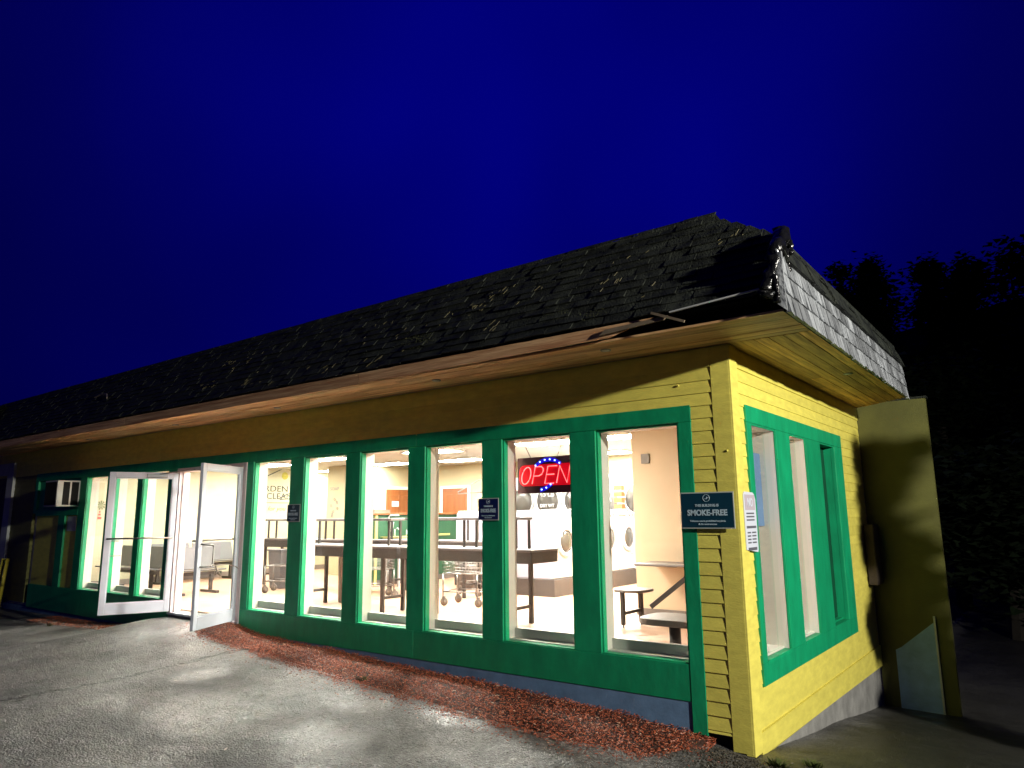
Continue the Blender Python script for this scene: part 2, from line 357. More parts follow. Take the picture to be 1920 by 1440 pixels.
# ------------------------------------------------------------------ ground
def lerp_tab(t, x):
    if x <= t[0][0]: return t[0][1]
    for (a, b), (c, d) in zip(t, t[1:]):
        if x <= c:
            k = (x-a)/(c-a); k = k*k*(3-2*k) if abs(d-b) > .08 else k
            return b+(d-b)*k
    return t[-1][1]
TAB = [(-60, -.9), (-16, -.42), (-11.6, -.36), (-10.2, -.30), (-9.1, -.09), (-7.4, -.09), (-6.4, -.19), (-5.8, -.215), (-2.8, -.305), (-1.1, -.375), (-.45, -.44), (0, -.50), (3, -.58), (60, -2.0)]
FAR = [(-60, -.9), (-16, -.55), (-9, -.36), (-5.8, -.30), (-2.6, -.42), (0, -.53), (3, -.60), (60, -2.0)]
def gz(x, y):
    a = lerp_tab(TAB, x); b = lerp_tab(FAR, x)
    k = min(1, max(0, -y/2.6)); k = k*k*(3-2*k)
    z = a+(b-a)*k
    if y < -2.6: z -= 0.012*(-y-2.6)
    if x > -.12:
        if y > 0: z -= .125*min(y, 5.2)
    elif y > .15: z = min(z, -.55) - .125*min(max(y, 0), 5.2)*min(1, max(0, (x+1.5)/1.4))
    n = noise.noise(Vector((x*.55, y*.55, 0)))*.03+noise.noise(Vector((x*1.7, y*1.7, 3)))*.012
    if y > -1 and -9.3 < x < -7: n *= .3
    return z+n*min(1, max(.15, abs(y)))
def axis(pairs):
    o = []
    for a, b, s in pairs:
        n = max(1, round((b-a)/s)); o += [a+(b-a)*i/n for i in range(n)]
    return o+[pairs[-1][1]]
gx = axis([(-140, -30, 10), (-30, -14, 1), (-14, -9.6, .12), (-9.6, 1.6, .07), (1.6, 6, .2), (6, 20, 1), (20, 120, 10)])
gy = axis([(-60, -10, 6), (-10, -5, .4), (-5, 0.4, .07), (0.4, 6, .3), (6, 30, 2), (30, 200, 12)])
mb = MB(); nx, ny = len(gx), len(gy)
mb.v = [(x, y, gz(x, y)) for y in gy for x in gx]
mb.f = [(j*nx+i, j*nx+i+1, (j+1)*nx+i+1, (j+1)*nx+i) for j in range(ny-1) for i in range(nx-1)]
g = mb.build("ground", M['asphalt'], smooth=True)
tag(g, "wet cracked grey asphalt apron sloping away from the building", kind="structure")

# ------------------------------------------------------------------ the building
B = empty("laundromat_building", (0, 0, 0), "long low yellow laundromat with green window trim and dark shingle roof", "building")
def P(mb, name, m, bevel=0, parent=B, smooth=False, label=None):
    o = mb.build(name, m, parent, bevel, smooth)
    if label: o["label"] = label
    return o
XL = -17.2           # left end of the facade
OPEN = [(-7.04, -6.17), (-5.88, -5.02), (-4.75, -3.90), (-3.63, -2.77), (-2.50, -1.64), (-1.35, -0.49)]
LOPEN = [(-12.47, -11.62), (-11.34, -10.48), (-10.30, -9.44)]
SIL, HED = .146, 2.21
YG, YI = .055, .20     # green board back face, interior face
# wall cores behind the boards
segs = [(XL, -12.47)]
allopen = LOPEN+[(-9.15, -7.20)]+OPEN
edges = [XL]+[v for o in allopen for v in o]+[-.02]
for a, b in zip(edges[::2], edges[1::2]):
    z0 = -.6; z1 = HED
    P(MB().box(a+.002, YG, SIL+.001, b-.002, YI, HED-.001), "wall_pier", M['cream'])
P(MB().box(XL, YG, HED, -.02, YI, 3.6), "wall_header", M['cream'])
P(MB().box(XL, YG+.01, -.9, -9.15, YI, SIL), "wall_base", M['cream'])
P(MB().box(-7.20, YG+.01, -.9, -.02, YI, SIL), "wall_base", M['cream'])
P(MB().box(-9.15, .0, -.9, -7.20, .30, -.02), "door_step", M['concrete'], label="pale concrete step under the double door")
# right wall with three openings
ROPEN = [(.45, 1.15), (1.60, 2.20), (2.78, 3.45)]
redge = [YI]+[v for o in ROPEN for v in o]+[8.4]
for a, b in zip(redge[::2], redge[1::2]):
    P(MB().box(-.20, a+.001, SIL, -.055, b-.001, HED), "wall_pier", M['cream'])
P(MB().box(-.20, YI+.001, HED+.001, -.055, 8.4, 3.6), "wall_header", M['cream'])
P(MB().box(-.20, YI+.001, -1.0, -.055, 8.4, SIL-.001), "wall_base", M['cream'])
# interior shell
P(MB().box(-14.5, .201, -.2, -.201, 8.0, 0), "interior_floor", M['floor_in'], label="warm brown interior floor")
P(MB().box(-14.6, .201, 2.70, -.201, 8.0, 2.80), "interior_ceiling", M['ceiling'], label="white interior ceiling")
P(MB().box(-14.65, .201, -.2, -14.5, 8.2, 2.8), "interior_wall", M['wall_white'])
P(MB().box(-14.65, 8.0, -.2, -.05, 8.2, 2.8), "interior_wall", M['wall_in'])
P(MB().box(-12.8, 5.9, 0, -11.4, 7.99, 2.699), "interior_wall", M['wall_in'])
P(MB().box(-11.4, 7.70, 0, -8.35, 7.85, 2.699), "interior_wall", M['wall_in'])
P(MB().box(-2.80, 3.5, 0, -.201, 3.62, 2.699), "partition_wall", M['peach'], label="peach painted partition wall behind the fixed table")
P(MB().box(-2.80, 3.62, 0, -2.70, 7.99, 2.699), "partition_wall", M['peach'])
P(MB().box(-.3, 2.5, .1, -.21, 3.49, 2.3), "blocked_window_panel", M['dark'])
# baseboards
P(MB().box(-2.81, 3.485, 0, -.21, 3.499, .10), "baseboard", M['taupe'])
P(MB().box(-14.499, .21, 0, -14.485, 7.9, .12), "baseboard", M['taupe'])

# --- windows: green jamb, cream inner lining, curb, pane
def window_front(a, b, glass=True):
    w = P(MB().box(a-.001, .012, SIL, a+.018, YG+.02, HED).box(b-.018, .012, SIL, b+.001, YG+.02, HED)
          .box(a+.018, .012, HED-.018, b-.018, YG+.02, HED+.001), "window", M['green'])
    P(MB().box(a+.001, -.002, SIL-.02, b-.001, YG+.018, SIL+.012), "sill", M['green'], parent=w, bevel=.003)
    P(MB().box(a+.001, .079, SIL+.0, a+.016, .215, HED-.001).box(b-.016, .079, SIL, b-.001, .215, HED-.001)
      .box(a+.016, .079, HED-.016, b-.016, .215, HED-.001), "inner_lining", M['cream'], parent=w)
    P(MB().box(a+.016, .075, SIL-.001, b-.016, .200, SIL+.022).box(a+.016, .165, SIL+.022, b-.016, .215, .262), "inner_curb", M['lamwht'], parent=w, bevel=.003)
    P(MB().box(a+.004, .070, SIL+.004, b-.004, .0765, HED-.004), "pane", M['glass'], parent=w)
    return w
for a, b in OPEN+LOPEN: window_front(a, b)
def window_side(a, b, blocked=False):
    ci = M['cream'] if not blocked else M['green']; g0 = .003 if not blocked else -.02
    w = P(MB().box(g0, a-.001, SIL, .012, a+.018, HED).box(g0, b-.018, SIL, .012, b+.001, HED)
          .box(g0, a+.018, HED-.018, .012, b-.018, HED+.001), "window", M['green'])
    P(MB().box(-.045, a+.001, SIL-.02, .026, b-.001, SIL+.012), "sill", M['green'], parent=w, bevel=.003)
    P(MB().box(-.215, a+.001, SIL+.013, g0-.001, a+.016, HED-.001).box(-.215, b-.016, SIL+.013, g0-.001, b-.001, HED-.001)
      .box(-.215, a+.016, HED-.016, g0-.001, b-.016, HED-.001), "inner_lining", ci, parent=w)
    P(MB().box(-.215, a+.017, SIL+.0125, -.046, b-.017, SIL+.03), "inner_sill", ci, parent=w)
    x0 = -.052 if not blocked else -.11
    P(MB().box(x0, a+.017, SIL+.031, x0+.006, b-.017, HED-.017), "pane", M['glass'] if not blocked else M['darkglass'], parent=w)
window_side(*ROPEN[0]); window_side(*ROPEN[1]); window_side(*ROPEN[2], blocked=True)

# --- green trim boards on the front (each board its own piece)
def board(x0, y0, z0, x1, y1, z1, m='green', name="trim_board", bevel=.004): return P(MB().box(x0, y0, z0, x1, y1, z1), name, M[m], bevel)
board(-14.75, -.012, HED, -9.155, YG, 2.36); board(-9.15, -.012, HED, -3.77, YG, 2.36); board(-3.765, -.012, HED, -.36, YG, 2.36)
ml = [(-7.20, -7.04), (-6.17, -5.88), (-5.02, -4.75), (-3.90, -3.63), (-2.77, -2.50), (-1.64, -1.35)]
for a, b in ml: board(a, -.008, SIL, b, YG, HED-.001, name="mullion_board")
board(-.49, -.014, -.40, -.36, YG, HED-.001, name="mullion_board")
for a, b in [(-12.75, -12.47), (-11.62, -11.34), (-10.48, -10.30), (-9.44, -9.15)]: board(a, -.008, SIL, b, YG, HED-.001, name="mullion_board")
board(-7.20, -.010, -.155, -3.78, YG, SIL-.001); board(-3.775, -.010, -.155, -.491, YG, SIL-.001)
board(-14.75, -.010, -.30, -9.155, YG, SIL-.001)
board(-7.20, -.014, -.30, -7.10, -.0105, -.156)
# blue grey foundation strips
P(MB().box(-7.1, -.004, -.9, -.495, YG+.02, -.156), "foundation_strip", M['bluegrey'])
P(MB().box(XL, .02, -.9, -9.155, YG+.02, -.301), "foundation_strip", M['bluegrey'])
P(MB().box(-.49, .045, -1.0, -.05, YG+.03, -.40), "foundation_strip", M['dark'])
# infilled bays left of the windows
board(-14.88, -.012, 1.55, -14.75, YG, 2.36); board(-14.75, -.011, 1.50, -12.751, YG, 1.62)
P(MB().box(-14.75, .03, 1.62, -12.75, YG+.01, HED), "infill_panel", M['green'])
P(MB().box(-14.75, .03, SIL, -13.60, YG+.01, 1.50), "infill_panel", M['yellow'])
P(MB().box(-13.32, .03, SIL, -12.75, YG+.01, 1.50), "infill_panel", M['yellow'])
board(-13.60, -.008, SIL, -13.32, YG, 1.50, name="mullion_board")

# --- clapboards
def siding(axis_, a, b, z0, z1, lo=.026, hi=.017, off=0.0, m='yellow'):
    if axis_ == 'x':   # front: face towards -y
        vs = [(a, -lo+off+.014, z0), (b, -lo+off+.014, z0), (b, .05, z0), (a, .05, z0)]
        vt = [(a, -hi+off+.014, z1), (b, -hi+off+.014, z1), (b, .05, z1), (a, .05, z1)]
    else:
        vs = [(-.05, a, z0), (-.05, b, z0), (lo-off-.014, b, z0), (lo-off-.014, a, z0)]
        vt = [(-.05, a, z1), (-.05, b, z1), (hi-off-.014, b, z1), (hi-off-.014, a, z1)]
    P(MB().hexa(vs, vt), "siding_board", M[m])
ZR = [2.68-.112*i for i in range(3)]   # tops of the rows above the windows
z = 2.68
while z > -.36:
    z2 = z-.112; jz = .004*random.uniform(-1, 1)
    if z2 > 2.34:
        xs = [-17.2, -13.1+random.uniform(-1, 1), -8.9+random.uniform(-1, 1), -4.6+random.uniform(-.8, .8), -.155]
        for a, b in zip(xs, xs[1:]): siding('x', a+.002, b-.001, z2, z+.012, off=.008*0)
    else:
        siding('x', -.358, -.155, max(z2, -.37), z+.012)
        if z2 > -.3: siding('x', -17.2, -14.90, z2, z+.012, m='yellow_dimmed')
    # right wall
    if z2 > 2.34: siding('y', .165, 5.02, z2, z+.012, lo=.020, hi=.010)
    elif z2 > -.10:
        siding('y', .165, .328, z2, z+.012, lo=.020, hi=.010); siding('y', 3.832, 5.02, z2, z+.012, lo=.020, hi=.010)
    else: siding('y', .165, 5.02, z2, z+.012, lo=.018, hi=.011)
    z = z2
# corner boards (outer edge slightly cut back at the foot like the photo)
P(MB().box(-.155, -.013, -.485, .012, .05, 2.862), "corner_board", M['yellow'], .004)
P(MB().box(-.05, -.012, -.50, .028, .163, 2.862), "corner_board", M['yellow'], .006)
P(MB().hexa([(.0, .165, -.56), (.0, 5.02, -.62), (.021, 5.02, -.62), (.021, .165, -.53)], [(.0, .165, -.36), (.0, 5.02, -.36), (.021, 5.02, -.36), (.021, .165, -.36)]), "water_table_board", M['yellow'])
for (nx_, ny_, nz_) in ((-.46, -.016, 2.545), (-.045, -.018, 1.93)):
    P(MB().lathe((nx_, ny_+.004, nz_), (0, -1, 0), [(.010, 0), (.010, .005), (.005, .009)], 10), "nail_head", M['yellow'], smooth=True)
# frieze boards
P(MB().box(XL, -.012, 2.684, -.156, .05, 2.86), "frieze_board", M['yellow'], .003)
P(MB().box(-.05, .165, 2.684, .010, 5.02, 2.86), "frieze_board", M['yellow'], .003)
# right wall green trim
def tboard(y0, z0, y1, z1, name="trim_board"): return P(MB().box(-.05, y0, z0, .022, y1, z1), name, M['green'], .004)
tboard(.33, HED, 3.83, 2.365); tboard(.33, -.035, 3.83, SIL-.001)
tboard(.33, SIL, .45, HED-.001, "mullion_board"); tboard(1.15, SIL, 1.60, HED-.001, "mullion_board"); tboard(2.20, SIL, 2.78, HED-.001, "mullion_board"); tboard(3.45, SIL, 3.83, HED-.001, "mullion_board")
# right foundation
P(MB().box(-.05, .16, -1.6, -.015, 5.02, -.50), "foundation_wall", M['concrete'], label="grey concrete foundation under the yellow end wall")
# annex at the back right
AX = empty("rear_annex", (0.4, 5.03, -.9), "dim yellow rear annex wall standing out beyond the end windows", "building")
P(MB().box(0.0, 5.03, -1.8, .87, 5.13, 2.92), "wall", mat("annex_dimmed_yellow_paint", (0.105, 0.105, 0.021), 0.7, var=0.25, scale=1.6, bump=.2), parent=AX)  # annex yellow darkened in the paint so the wall looks dimly lit
P(MB().add([(.20, 5.012, -1.6), (.675, 5.012, -1.6), (.675, 5.012, -.02), (.27, 5.012, -.36), (.20, 5.012, -.40), (.20, 5.03, -1.6), (.675, 5.03, -1.6), (.675, 5.03, -.02), (.27, 5.03, -.36), (.20, 5.03, -.40)],
           [(0, 1, 2, 3, 4), (9, 8, 7, 6, 5), (0, 5, 6, 1), (1, 6, 7, 2), (2, 7, 8, 3), (3, 8, 9, 4), (4, 9, 5, 0)]), "parged_patch", M['parge'], parent=AX, label="blue grey parged patch with a sloping top")
P(MB().box(.677, 5.0, -1.6, .70, 5.028, .06), "corner_strip", M['oldwhite'], parent=AX)
P(MB().box(.0, 5.02, 2.92, .89, 5.16, 2.95), "cap", M['roof'], parent=AX)

# --- soffit boards
yy = [0-.123*i for i in range(7)]
for i in range(6):
    y1, y0 = yy[i]-.004, yy[i+1]+.003
    y0 = max(y0, -.752)
    x = -17.2; st = random.uniform(1.2, 3.6); xe = .745
    while x < xe:
        x2 = min(xe, x+st)
        if xe-x2 < .5: x2 = xe
        dz = random.uniform(-.003, .003)
        P(MB().box(x+.0015, y0-.028, 2.86+dz, x2-.0015, y1-.028, 2.878+dz), "soffit_board", M['soffit'])
        x = x2; st = random.uniform(2.6, 3.8)
for i in range(6):
    x0 = .012+.1225*i; x1 = x0+.1155
    ye = lambda x: 5.01-(x/.745)*.66
    cut = random.uniform(1.5, 3.3)
    for a, b in ((-.027, cut), (cut+.003, None)):
        dz = random.uniform(-.003, .003); b0 = ye(x0) if b is None else b; b1 = ye(x1) if b is None else b
        P(MB().hexa([(x0, a, 2.86+dz), (x1, a, 2.86+dz), (x1, b1, 2.86+dz), (x0, b0, 2.86+dz)], [(x0, a, 2.878+dz), (x1, a, 2.878+dz), (x1, b1, 2.878+dz), (x0, b0, 2.878+dz)]), "soffit_board", M['soffit_y'])
# front fascia board (missing near the corner, its end split)
P(MB().box(-17.2, -.800, 2.855, -9.4, -.782, 2.985), "fascia_board", M['fascia'])
P(MB().box(-9.395, -.800, 2.857, -3.9, -.782, 2.985), "fascia_board", M['fascia'])
P(MB().hexa([(-3.895, -.800, 2.862), (-.72, -.802, 2.880), (-.72, -.784, 2.880), (-3.895, -.782, 2.862)], [(-3.895, -.800, 2.985), (-.30, -.802, 2.985), (-.30, -.784, 2.985), (-3.895, -.782, 2.985)]), "fascia_board", M['fascia'])
P(MB().hexa([(-.80, -.826, 2.905), (-.20, -.830, 2.940), (-.20, -.812, 2.940), (-.80, -.808, 2.905)], [(-.74, -.826, 2.950), (-.16, -.830, 2.970), (-.16, -.812, 2.970), (-.74, -.808, 2.950)]), "broken_fascia_board", M['oldlath'], label="broken strip of fascia hanging at the corner")
P(MB().bar((-.30, -.835, 3.015), (-.01, -.85, 2.890), .010, .020), "loose_lath", M['oldlath'], label="loose wooden lath sticking out below the eave")
P(MB().bar((-.14, -.828, 2.992), (.585, -.838, 3.035), .02, .012), "drip_edge", M['oldwhite'])
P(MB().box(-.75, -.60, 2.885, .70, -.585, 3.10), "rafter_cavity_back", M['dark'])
# recessed soffit lights (unlit lenses)
for (x, y) in [(-.92, -.50), (-3.07, -.42), (-6.03, -.36), (-8.73, -.33), (-11.84, -.30), (.53, 2.13)]:
    d = P(MB().lathe((x, y, 2.862), (0, 0, -1), [(.045, 0), (.050, .006), (.046, .012), (.036, .010)], 20), "soffit_light", M['steel'], smooth=True)
    P(MB().lathe((x, y, 2.853), (0, 0, -1), [(.034, 0), (.030, .004), (.012, .006)], 16), "lens", M['oldwhite'], parent=d, smooth=True)

# --- roof
def roofy(z): return -.80+.67*(z-3.0)           # front slope line
def hipx(z):                                       # right end of the front slope
    return .60+.06*(z-3.0)/.58 if z < 3.58 else .66-.64*(z-3.58)/.42
# sheathing solid under the shingles
sh = MB()
prof = [(-17.2, 3.0), (-17.2, 4.0)]
def fr(x, z, o=0): return (x, roofy(z)+.03+o, z)
sh.hexa([fr(-17.2, 2.99), fr(.60, 2.99), (.72, 4.3, 3.30), (-17.2, 8.6, 3.30)], [fr(-17.2, 3.58), fr(.64, 3.58), (.66, 4.4, 3.56), (-17.2, 8.6, 3.58)])
sh.hexa([fr(-17.2, 3.581), fr(.64, 3.581), (.66, 4.4, 3.561), (-17.2, 8.6, 3.581)], [fr(-17.2, 3.99), fr(.02, 3.99), (.0, 4.4, 3.99), (-17.2, 8.6, 3.99)])
P(sh, "roof_deck", M['roof'])
sd = Vector((0, .67, 1)).normalized(); nrm = Vector((0, -1, .67)).normalized()
rows = 12; expo = 1.204/rows
cand = []
for r in range(rows+1):
    s0 = r*expo-.01; x = -17.2+random.uniform(0, .3)
    while True:
        w = random.uniform(.14, .34); x2 = x+w
        zc = 3.0+(s0+expo*.4)*sd.z; hx = hipx(min(3.99, zc))
        if x2 > hx: x2 = hx
        if x2-x > .03: cand.append((r, s0, x, x2-.006))
        if x2 >= hx-.001: break
        x = x2
def shingle_geo(mb, s0, x0, x1, rnd=1.0):
    a = random.uniform(-.006, .006)*rnd; lift = random.uniform(.012, .030)*rnd; ln = expo*1.25
    if s0+ln > 1.26: ln = 1.26-s0
    th = random.uniform(.008, .014)
    def pt(x, s, n): v = Vector((x, -.80, 3.0))+sd*s+nrm*n; return v
    s00 = s0+a; s01 = s0+random.uniform(-.006, .006)*rnd
    def cl_(x, s): return min(x, hipx(min(3.99, 3.0+s*sd.z)))
    bot = [pt(x0, s00, lift-.004), pt(cl_(x1, s01), s01, lift*random.uniform(.85, 1.1)-.004), pt(max(cl_(x0, s0+ln)+.001, cl_(x1, s0+ln)), s0+ln, .004), pt(cl_(x0, s0+ln), s0+ln, .004)]
    top = [b+nrm*th for b in bot]; mb.hexa(bot, top)
cand.sort(key=lambda c: -c[2])
far = MB()
for i, (r, s0, x0, x1) in enumerate(cand):
    if i < 285:
        m_ = MB(); shingle_geo(m_, s0, x0, x1, 1.2); P(m_, "shingle", M['roof'])
    else: shingle_geo(far, s0, x0, x1)
o = P(far, "far_shingles", M['roof']); o["kind"] = "stuff"
# ridge cap along the top of the front slope
cap = MB(); x = -17.2
while x < .0:
    x2 = min(.02, x+.30); cap.box(x+.003, roofy(4.0)-.03, 3.985, x2, roofy(4.0)+.12, 4.005+random.uniform(0, .012)); x = x2
P(cap, "ridge_cap", M['roof'])
# right hand side: three courses of weathered cedar, dark roof edge above
for r in range(3):
    z0 = 2.832+.157*r; y = -.80
    yend = 4.38
    while y < yend:
        w = random.uniform(.10, .24); y2 = min(yend, y+w)
        if yend-y2 < .06: y2 = yend
        xo = .772-.016*r; lz = random.uniform(-.006, .006)
        m_ = MB().hexa([(xo-.016, y+.001, z0+lz), (xo-.016, y2-.005, z0+lz), (xo+random.uniform(.004, .012), y2-.004, z0+lz+random.uniform(-.003, .003)), (xo+random.uniform(.014, .022), y+.001, z0+lz)],
                       [(xo-.030, y+.001, z0+.185), (xo-.030, y2-.002, z0+.185), (xo-.020, y2-.002, z0+.185), (xo-.020, y+.001, z0+.185)])
        P(m_, "cedar_shingle", M['greyshingle']); y = y2
P(MB().hexa([(.69, -.72, 2.88), (.69, 4.38, 2.88), (.745, 4.38, 2.84), (.745, -.79, 2.84)], [(.66, -.60, 3.3), (.66, 4.38, 3.3), (.70, 4.38, 3.3), (.70, -.66, 3.3)]), "fascia_backing", M['dark'])
# side roof edge strips
y = -.62; e = 0
while y < 4.4:
    y2 = min(4.42, y+random.uniform(.28, .45)) if y > -.6 else .06; j = random.uniform(-.012, .012); k = random.uniform(-.01, .012)
    m_ = MB().hexa([(.60, y, 3.27), (.60, y2-.004, 3.27), (.762+j, y2-.004, 3.275+k), (.762+j, y, 3.275)], [(.60, y, 3.47), (.60, y2-.004, 3.47), (.70+j, y2-.004, 3.45+k), (.70+j, y, 3.45)])
    def Y(yy_, z_): return max(yy_, roofy(z_)+.01)
    if y2 > -.05: m_.hexa([(.58, Y(y, 3.46), 3.46), (.58, y2-.004, 3.46), (.705, y2-.004, 3.44), (.705, Y(y, 3.44), 3.44)], [(.02, Y(y, 3.99), 3.99), (.02, y2-.004, 3.99), (.655+j, y2-.004, 3.535+k), (.655+j, Y(y, 3.535), 3.535)])
    P(m_, "roof_edge_shingle", M['roof']); y = y2
# small grey return at the corner and its end grain
P(MB().hexa([(.585, -.815, 3.015), (.765, -.815, 2.845), (.765, -.79, 2.845), (.585, -.79, 3.015)], [(.655, -.70, 3.30), (.748, -.795, 3.31), (.748, -.76, 3.31), (.655, -.66, 3.30)]), "fascia_return", M['greyshingle'])
# tarred hip cap: lumpy glossy sheet running up the corner
def lump(path, r0, seed, n=12, seg=26, amp=.35):
    m_ = MB(); pts = []; rs = []
    path = [Vector(p) for p in path]
    for i in range(seg):
        t = i/(seg-1)*(len(path)-1); k = min(int(t), len(path)-2); f_ = t-k
        p = path[k].lerp(path[k+1], f_)
        p += Vector((noise.noise(p*14+Vector((seed, 0, 0))), noise.noise(p*14+Vector((0, seed, 0))), 0))*.018
        pts.append(p); rs.append(r0*(1+amp*noise.noise(p*22+Vector((seed, seed, 0)))*1.8))
    m_.tube(pts, r0, n, rs)
    return m_
def crumple(mb, a, s, seed=0):
    mb.v = [tuple(Vector(v)+noise.noise_vector(Vector(v)*s+Vector((seed, 0, 0)))*a) for v in mb.v]; return mb
hc = P(crumple(lump([(.625, -.845, 2.97), (.665, -.825, 3.12), (.700, -.74, 3.34), (.70, -.58, 3.50), (.665, -.44, 3.60)], .046, 3), .030, 16), "tarred_hip_cap", M['tar'], smooth=True, label="lumpy glossy black tar along the roof corner")
P(crumple(MB().lathe((.665, -.46, 3.50), (0.2, 0, 1), [(.01, -.06), (.07, -.03), (.085, .03), (.06, .09), (.015, .12)], 14), .035, 16, 5), "tar_lump", M['tar'], parent=hc, smooth=True)
for i, pp in enumerate([[(.70, -.70, 3.12), (.715, -.72, 3.00), (.70, -.75, 2.93)], [(.72, -.56, 3.40), (.735, -.57, 3.30), (.73, -.55, 3.22)], [(.69, -.83, 3.12), (.715, -.835, 3.00), (.71, -.83, 2.91)], [(.725, -.45, 3.50), (.735, -.46, 3.38)]]):
    P(crumple(lump(pp, .020, 10+i, 8, 12, .3), .014, 30, i), "tar_drip", M['tar'], parent=hc, smooth=True)

# --- double door frame and open leaves
DF = P(MB().box(-9.149, -.02, -.02, -9.06, .13, 2.209).box(-7.29, -.02, -.02, -7.201, .13, 2.209).box(-9.06, -.02, 2.150, -7.29, .13, 2.209).box(-9.06, .03, -.02, -9.035, .09, 2.150).box(-7.315, .03, -.02, -7.29, .09, 2.150),
       "door_frame", M['alum_pink'], .004)
P(MB().box(-9.148, -.03, -.05, -7.202, .15, -.021), "threshold", M['alum'], parent=DF)
def door_leaf(hx, ox, hy, oy, side):
    h = Vector((hx, hy, 0)); o_ = Vector((ox, oy, 0)); d = (o_-h); W = d.length; d.normalize(); n = Vector((-d.y, d.x, 0))
    if n.x*side < 0: n = -n     # n points to the outer face (towards +side x)
    mt = Matrix(((d.x, n.x, 0, h.x), (d.y, n.y, 0, h.y), (0, 0, 1, 0), (0, 0, 0, 1)))
    zb, zt = .0, 2.135; t = .0225
    f = MB().box(.01, -t, zb, .085, t, zt, mt).box(W-.085, -t, zb, W, t, zt, mt).box(.0851, -t, zb, W-.0851, t, zb+.16, mt).box(.0851, -t, zt-.09, W-.0851, t, zt, mt)
    D = P(f, "door", M['alum'], .005)
    P(MB().box(.0852, -.004, zb+.1601, W-.0852, .004, zt-.0901, mt), "pane", M['glass'], parent=D)
    P(MB().box(.0852, -.012, zb+.1601, .098, -.005, zt-.0901, mt).box(W-.098, -.012, zb+.1601, W-.0852, -.005, zt-.0901, mt)
      .box(.098, -.012, zb+.1601, W-.098, -.005, zb+.173, mt).box(.098, -.012, zt-.103, W-.098, -.005, zt-.0901, mt)
      .box(.0852, .005, zb+.1601, .098, .012, zt-.0901, mt).box(W-.098, .005, zb+.1601, W-.0852, .012, zt-.0901, mt)
      .box(.098, .005, zb+.1601, W-.098, .012, zb+.173, mt).box(.098, .005, zt-.103, W-.098, .012, zt-.0901, mt), "glazing_bead", M['alum'], parent=D)
    return D, mt, W, t
# left leaf: camera sees its inner face
D1, mt, W, t = door_leaf(-9.05, -9.46, -.04, -.92, 1)
s_ = 1
P(MB().tube([mt @ Vector((.03, t+.05, 1.12)), mt @ Vector((W-.03, t+.05, 1.12))], .013, 8).tube([mt @ Vector((.045, t, 1.12)), mt @ Vector((.045, t+.05, 1.12))], .012, 6).tube([mt @ Vector((W-.045, t, 1.12)), mt @ Vector((W-.045, t+.05, 1.12))], .012, 6), "push_bar", M['chrome'], parent=D1, smooth=True)
P(MB().tube([mt @ Vector((W-.05, -t, 1.10)), mt @ Vector((W-.05, -t-.06, 1.09)), mt @ Vector((W-.20, -t-.06, 1.08))], .008, 6).tube([mt @ Vector((W-.05, -t, .86)), mt @ Vector((W-.05, -t-.06, .86)), mt @ Vector((W-.24, -t-.06, .86))], .008, 6), "pull_handle", M['chrome'], parent=D1, smooth=True)
P(MB().box(.16, t, 2.055, .46, t+.05, 2.11, mt), "door_closer", M['steel'], parent=D1, bevel=.006)
P(MB().tube([mt @ Vector((.30, t+.03, 2.10)), Vector((-8.72, -.12, 2.16)), Vector((-8.60, -.01, 2.17))], .009, 6), "closer_arm", M['steel'], parent=D1)
# right leaf: camera sees its outer face
D2, mt2, W2, t = door_leaf(-7.26, -6.80, -.05, -.93, 1)
P(MB().tube([mt2 @ Vector((W2-.06, t, 1.08)), mt2 @ Vector((W2-.06, t+.06, 1.07)), mt2 @ Vector((W2-.24, t+.06, 1.06)), mt2 @ Vector((W2-.26, t+.06, 1.02)), mt2 @ Vector((W2-.25, t+.06, .82)), mt2 @ Vector((W2-.22, t+.06, .79)), mt2 @ Vector((W2-.06, t+.05, .79)), mt2 @ Vector((W2-.06, t, .79))], .011, 8), "pull_handle", M['chrome'], parent=D2, smooth=True)
P(MB().tube([mt2 @ Vector((.03, -t-.05, 1.12)), mt2 @ Vector((W2-.02, -t-.05, 1.12))], .013, 8).tube([mt2 @ Vector((.045, -t, 1.12)), mt2 @ Vector((.045, -t-.05, 1.12))], .012, 6).tube([mt2 @ Vector((W2-.045, -t, 1.12)), mt2 @ Vector((W2-.045, -t-.05, 1.12))], .012, 6), "push_bar", M['chrome'], parent=D2, smooth=True)
P(MB().box(.16, -t-.05, 2.045, .46, -t, 2.10, mt2), "door_closer", M['steel'], parent=D2, bevel=.006)
P(MB().tube([mt2 @ Vector((.30, -t-.03, 2.09)), Vector((-7.50, -.12, 2.17)), Vector((-7.62, -.01, 2.175))], .009, 6), "closer_arm", M['steel'], parent=D2)
# cloth tie that holds the leaf
P(MB().tube([mt2 @ Vector((W2-.25, t+.06, .80)), mt2 @ Vector((W2-.36, t+.02, .79)), mt2 @ Vector((.30, .02+t, .78)), mt2 @ Vector((.10, t+.01, .745)), (-7.24, -.03, .70)], .006, 6)
  .tube([mt2 @ Vector((W2-.38, t+.02, .79)), mt2 @ Vector((W2-.43, t+.025, .72)), mt2 @ Vector((W2-.38, t+.03, .67))], .013, 6, rs=[.006, .014, .010])
  .tube([mt2 @ Vector((W2-.40, t+.02, .785)), mt2 @ Vector((W2-.47, t+.02, .68)), mt2 @ Vector((W2-.52, t+.03, .64))], .010, 6, rs=[.006, .016, .007])
  .tube([mt2 @ Vector((W2-.38, t+.02, .785)), mt2 @ Vector((W2-.36, t+.02, .60))], .004, 5), "tie_cord", M['tan'], parent=D2, smooth=True, label="tan knotted cord tying the door open")

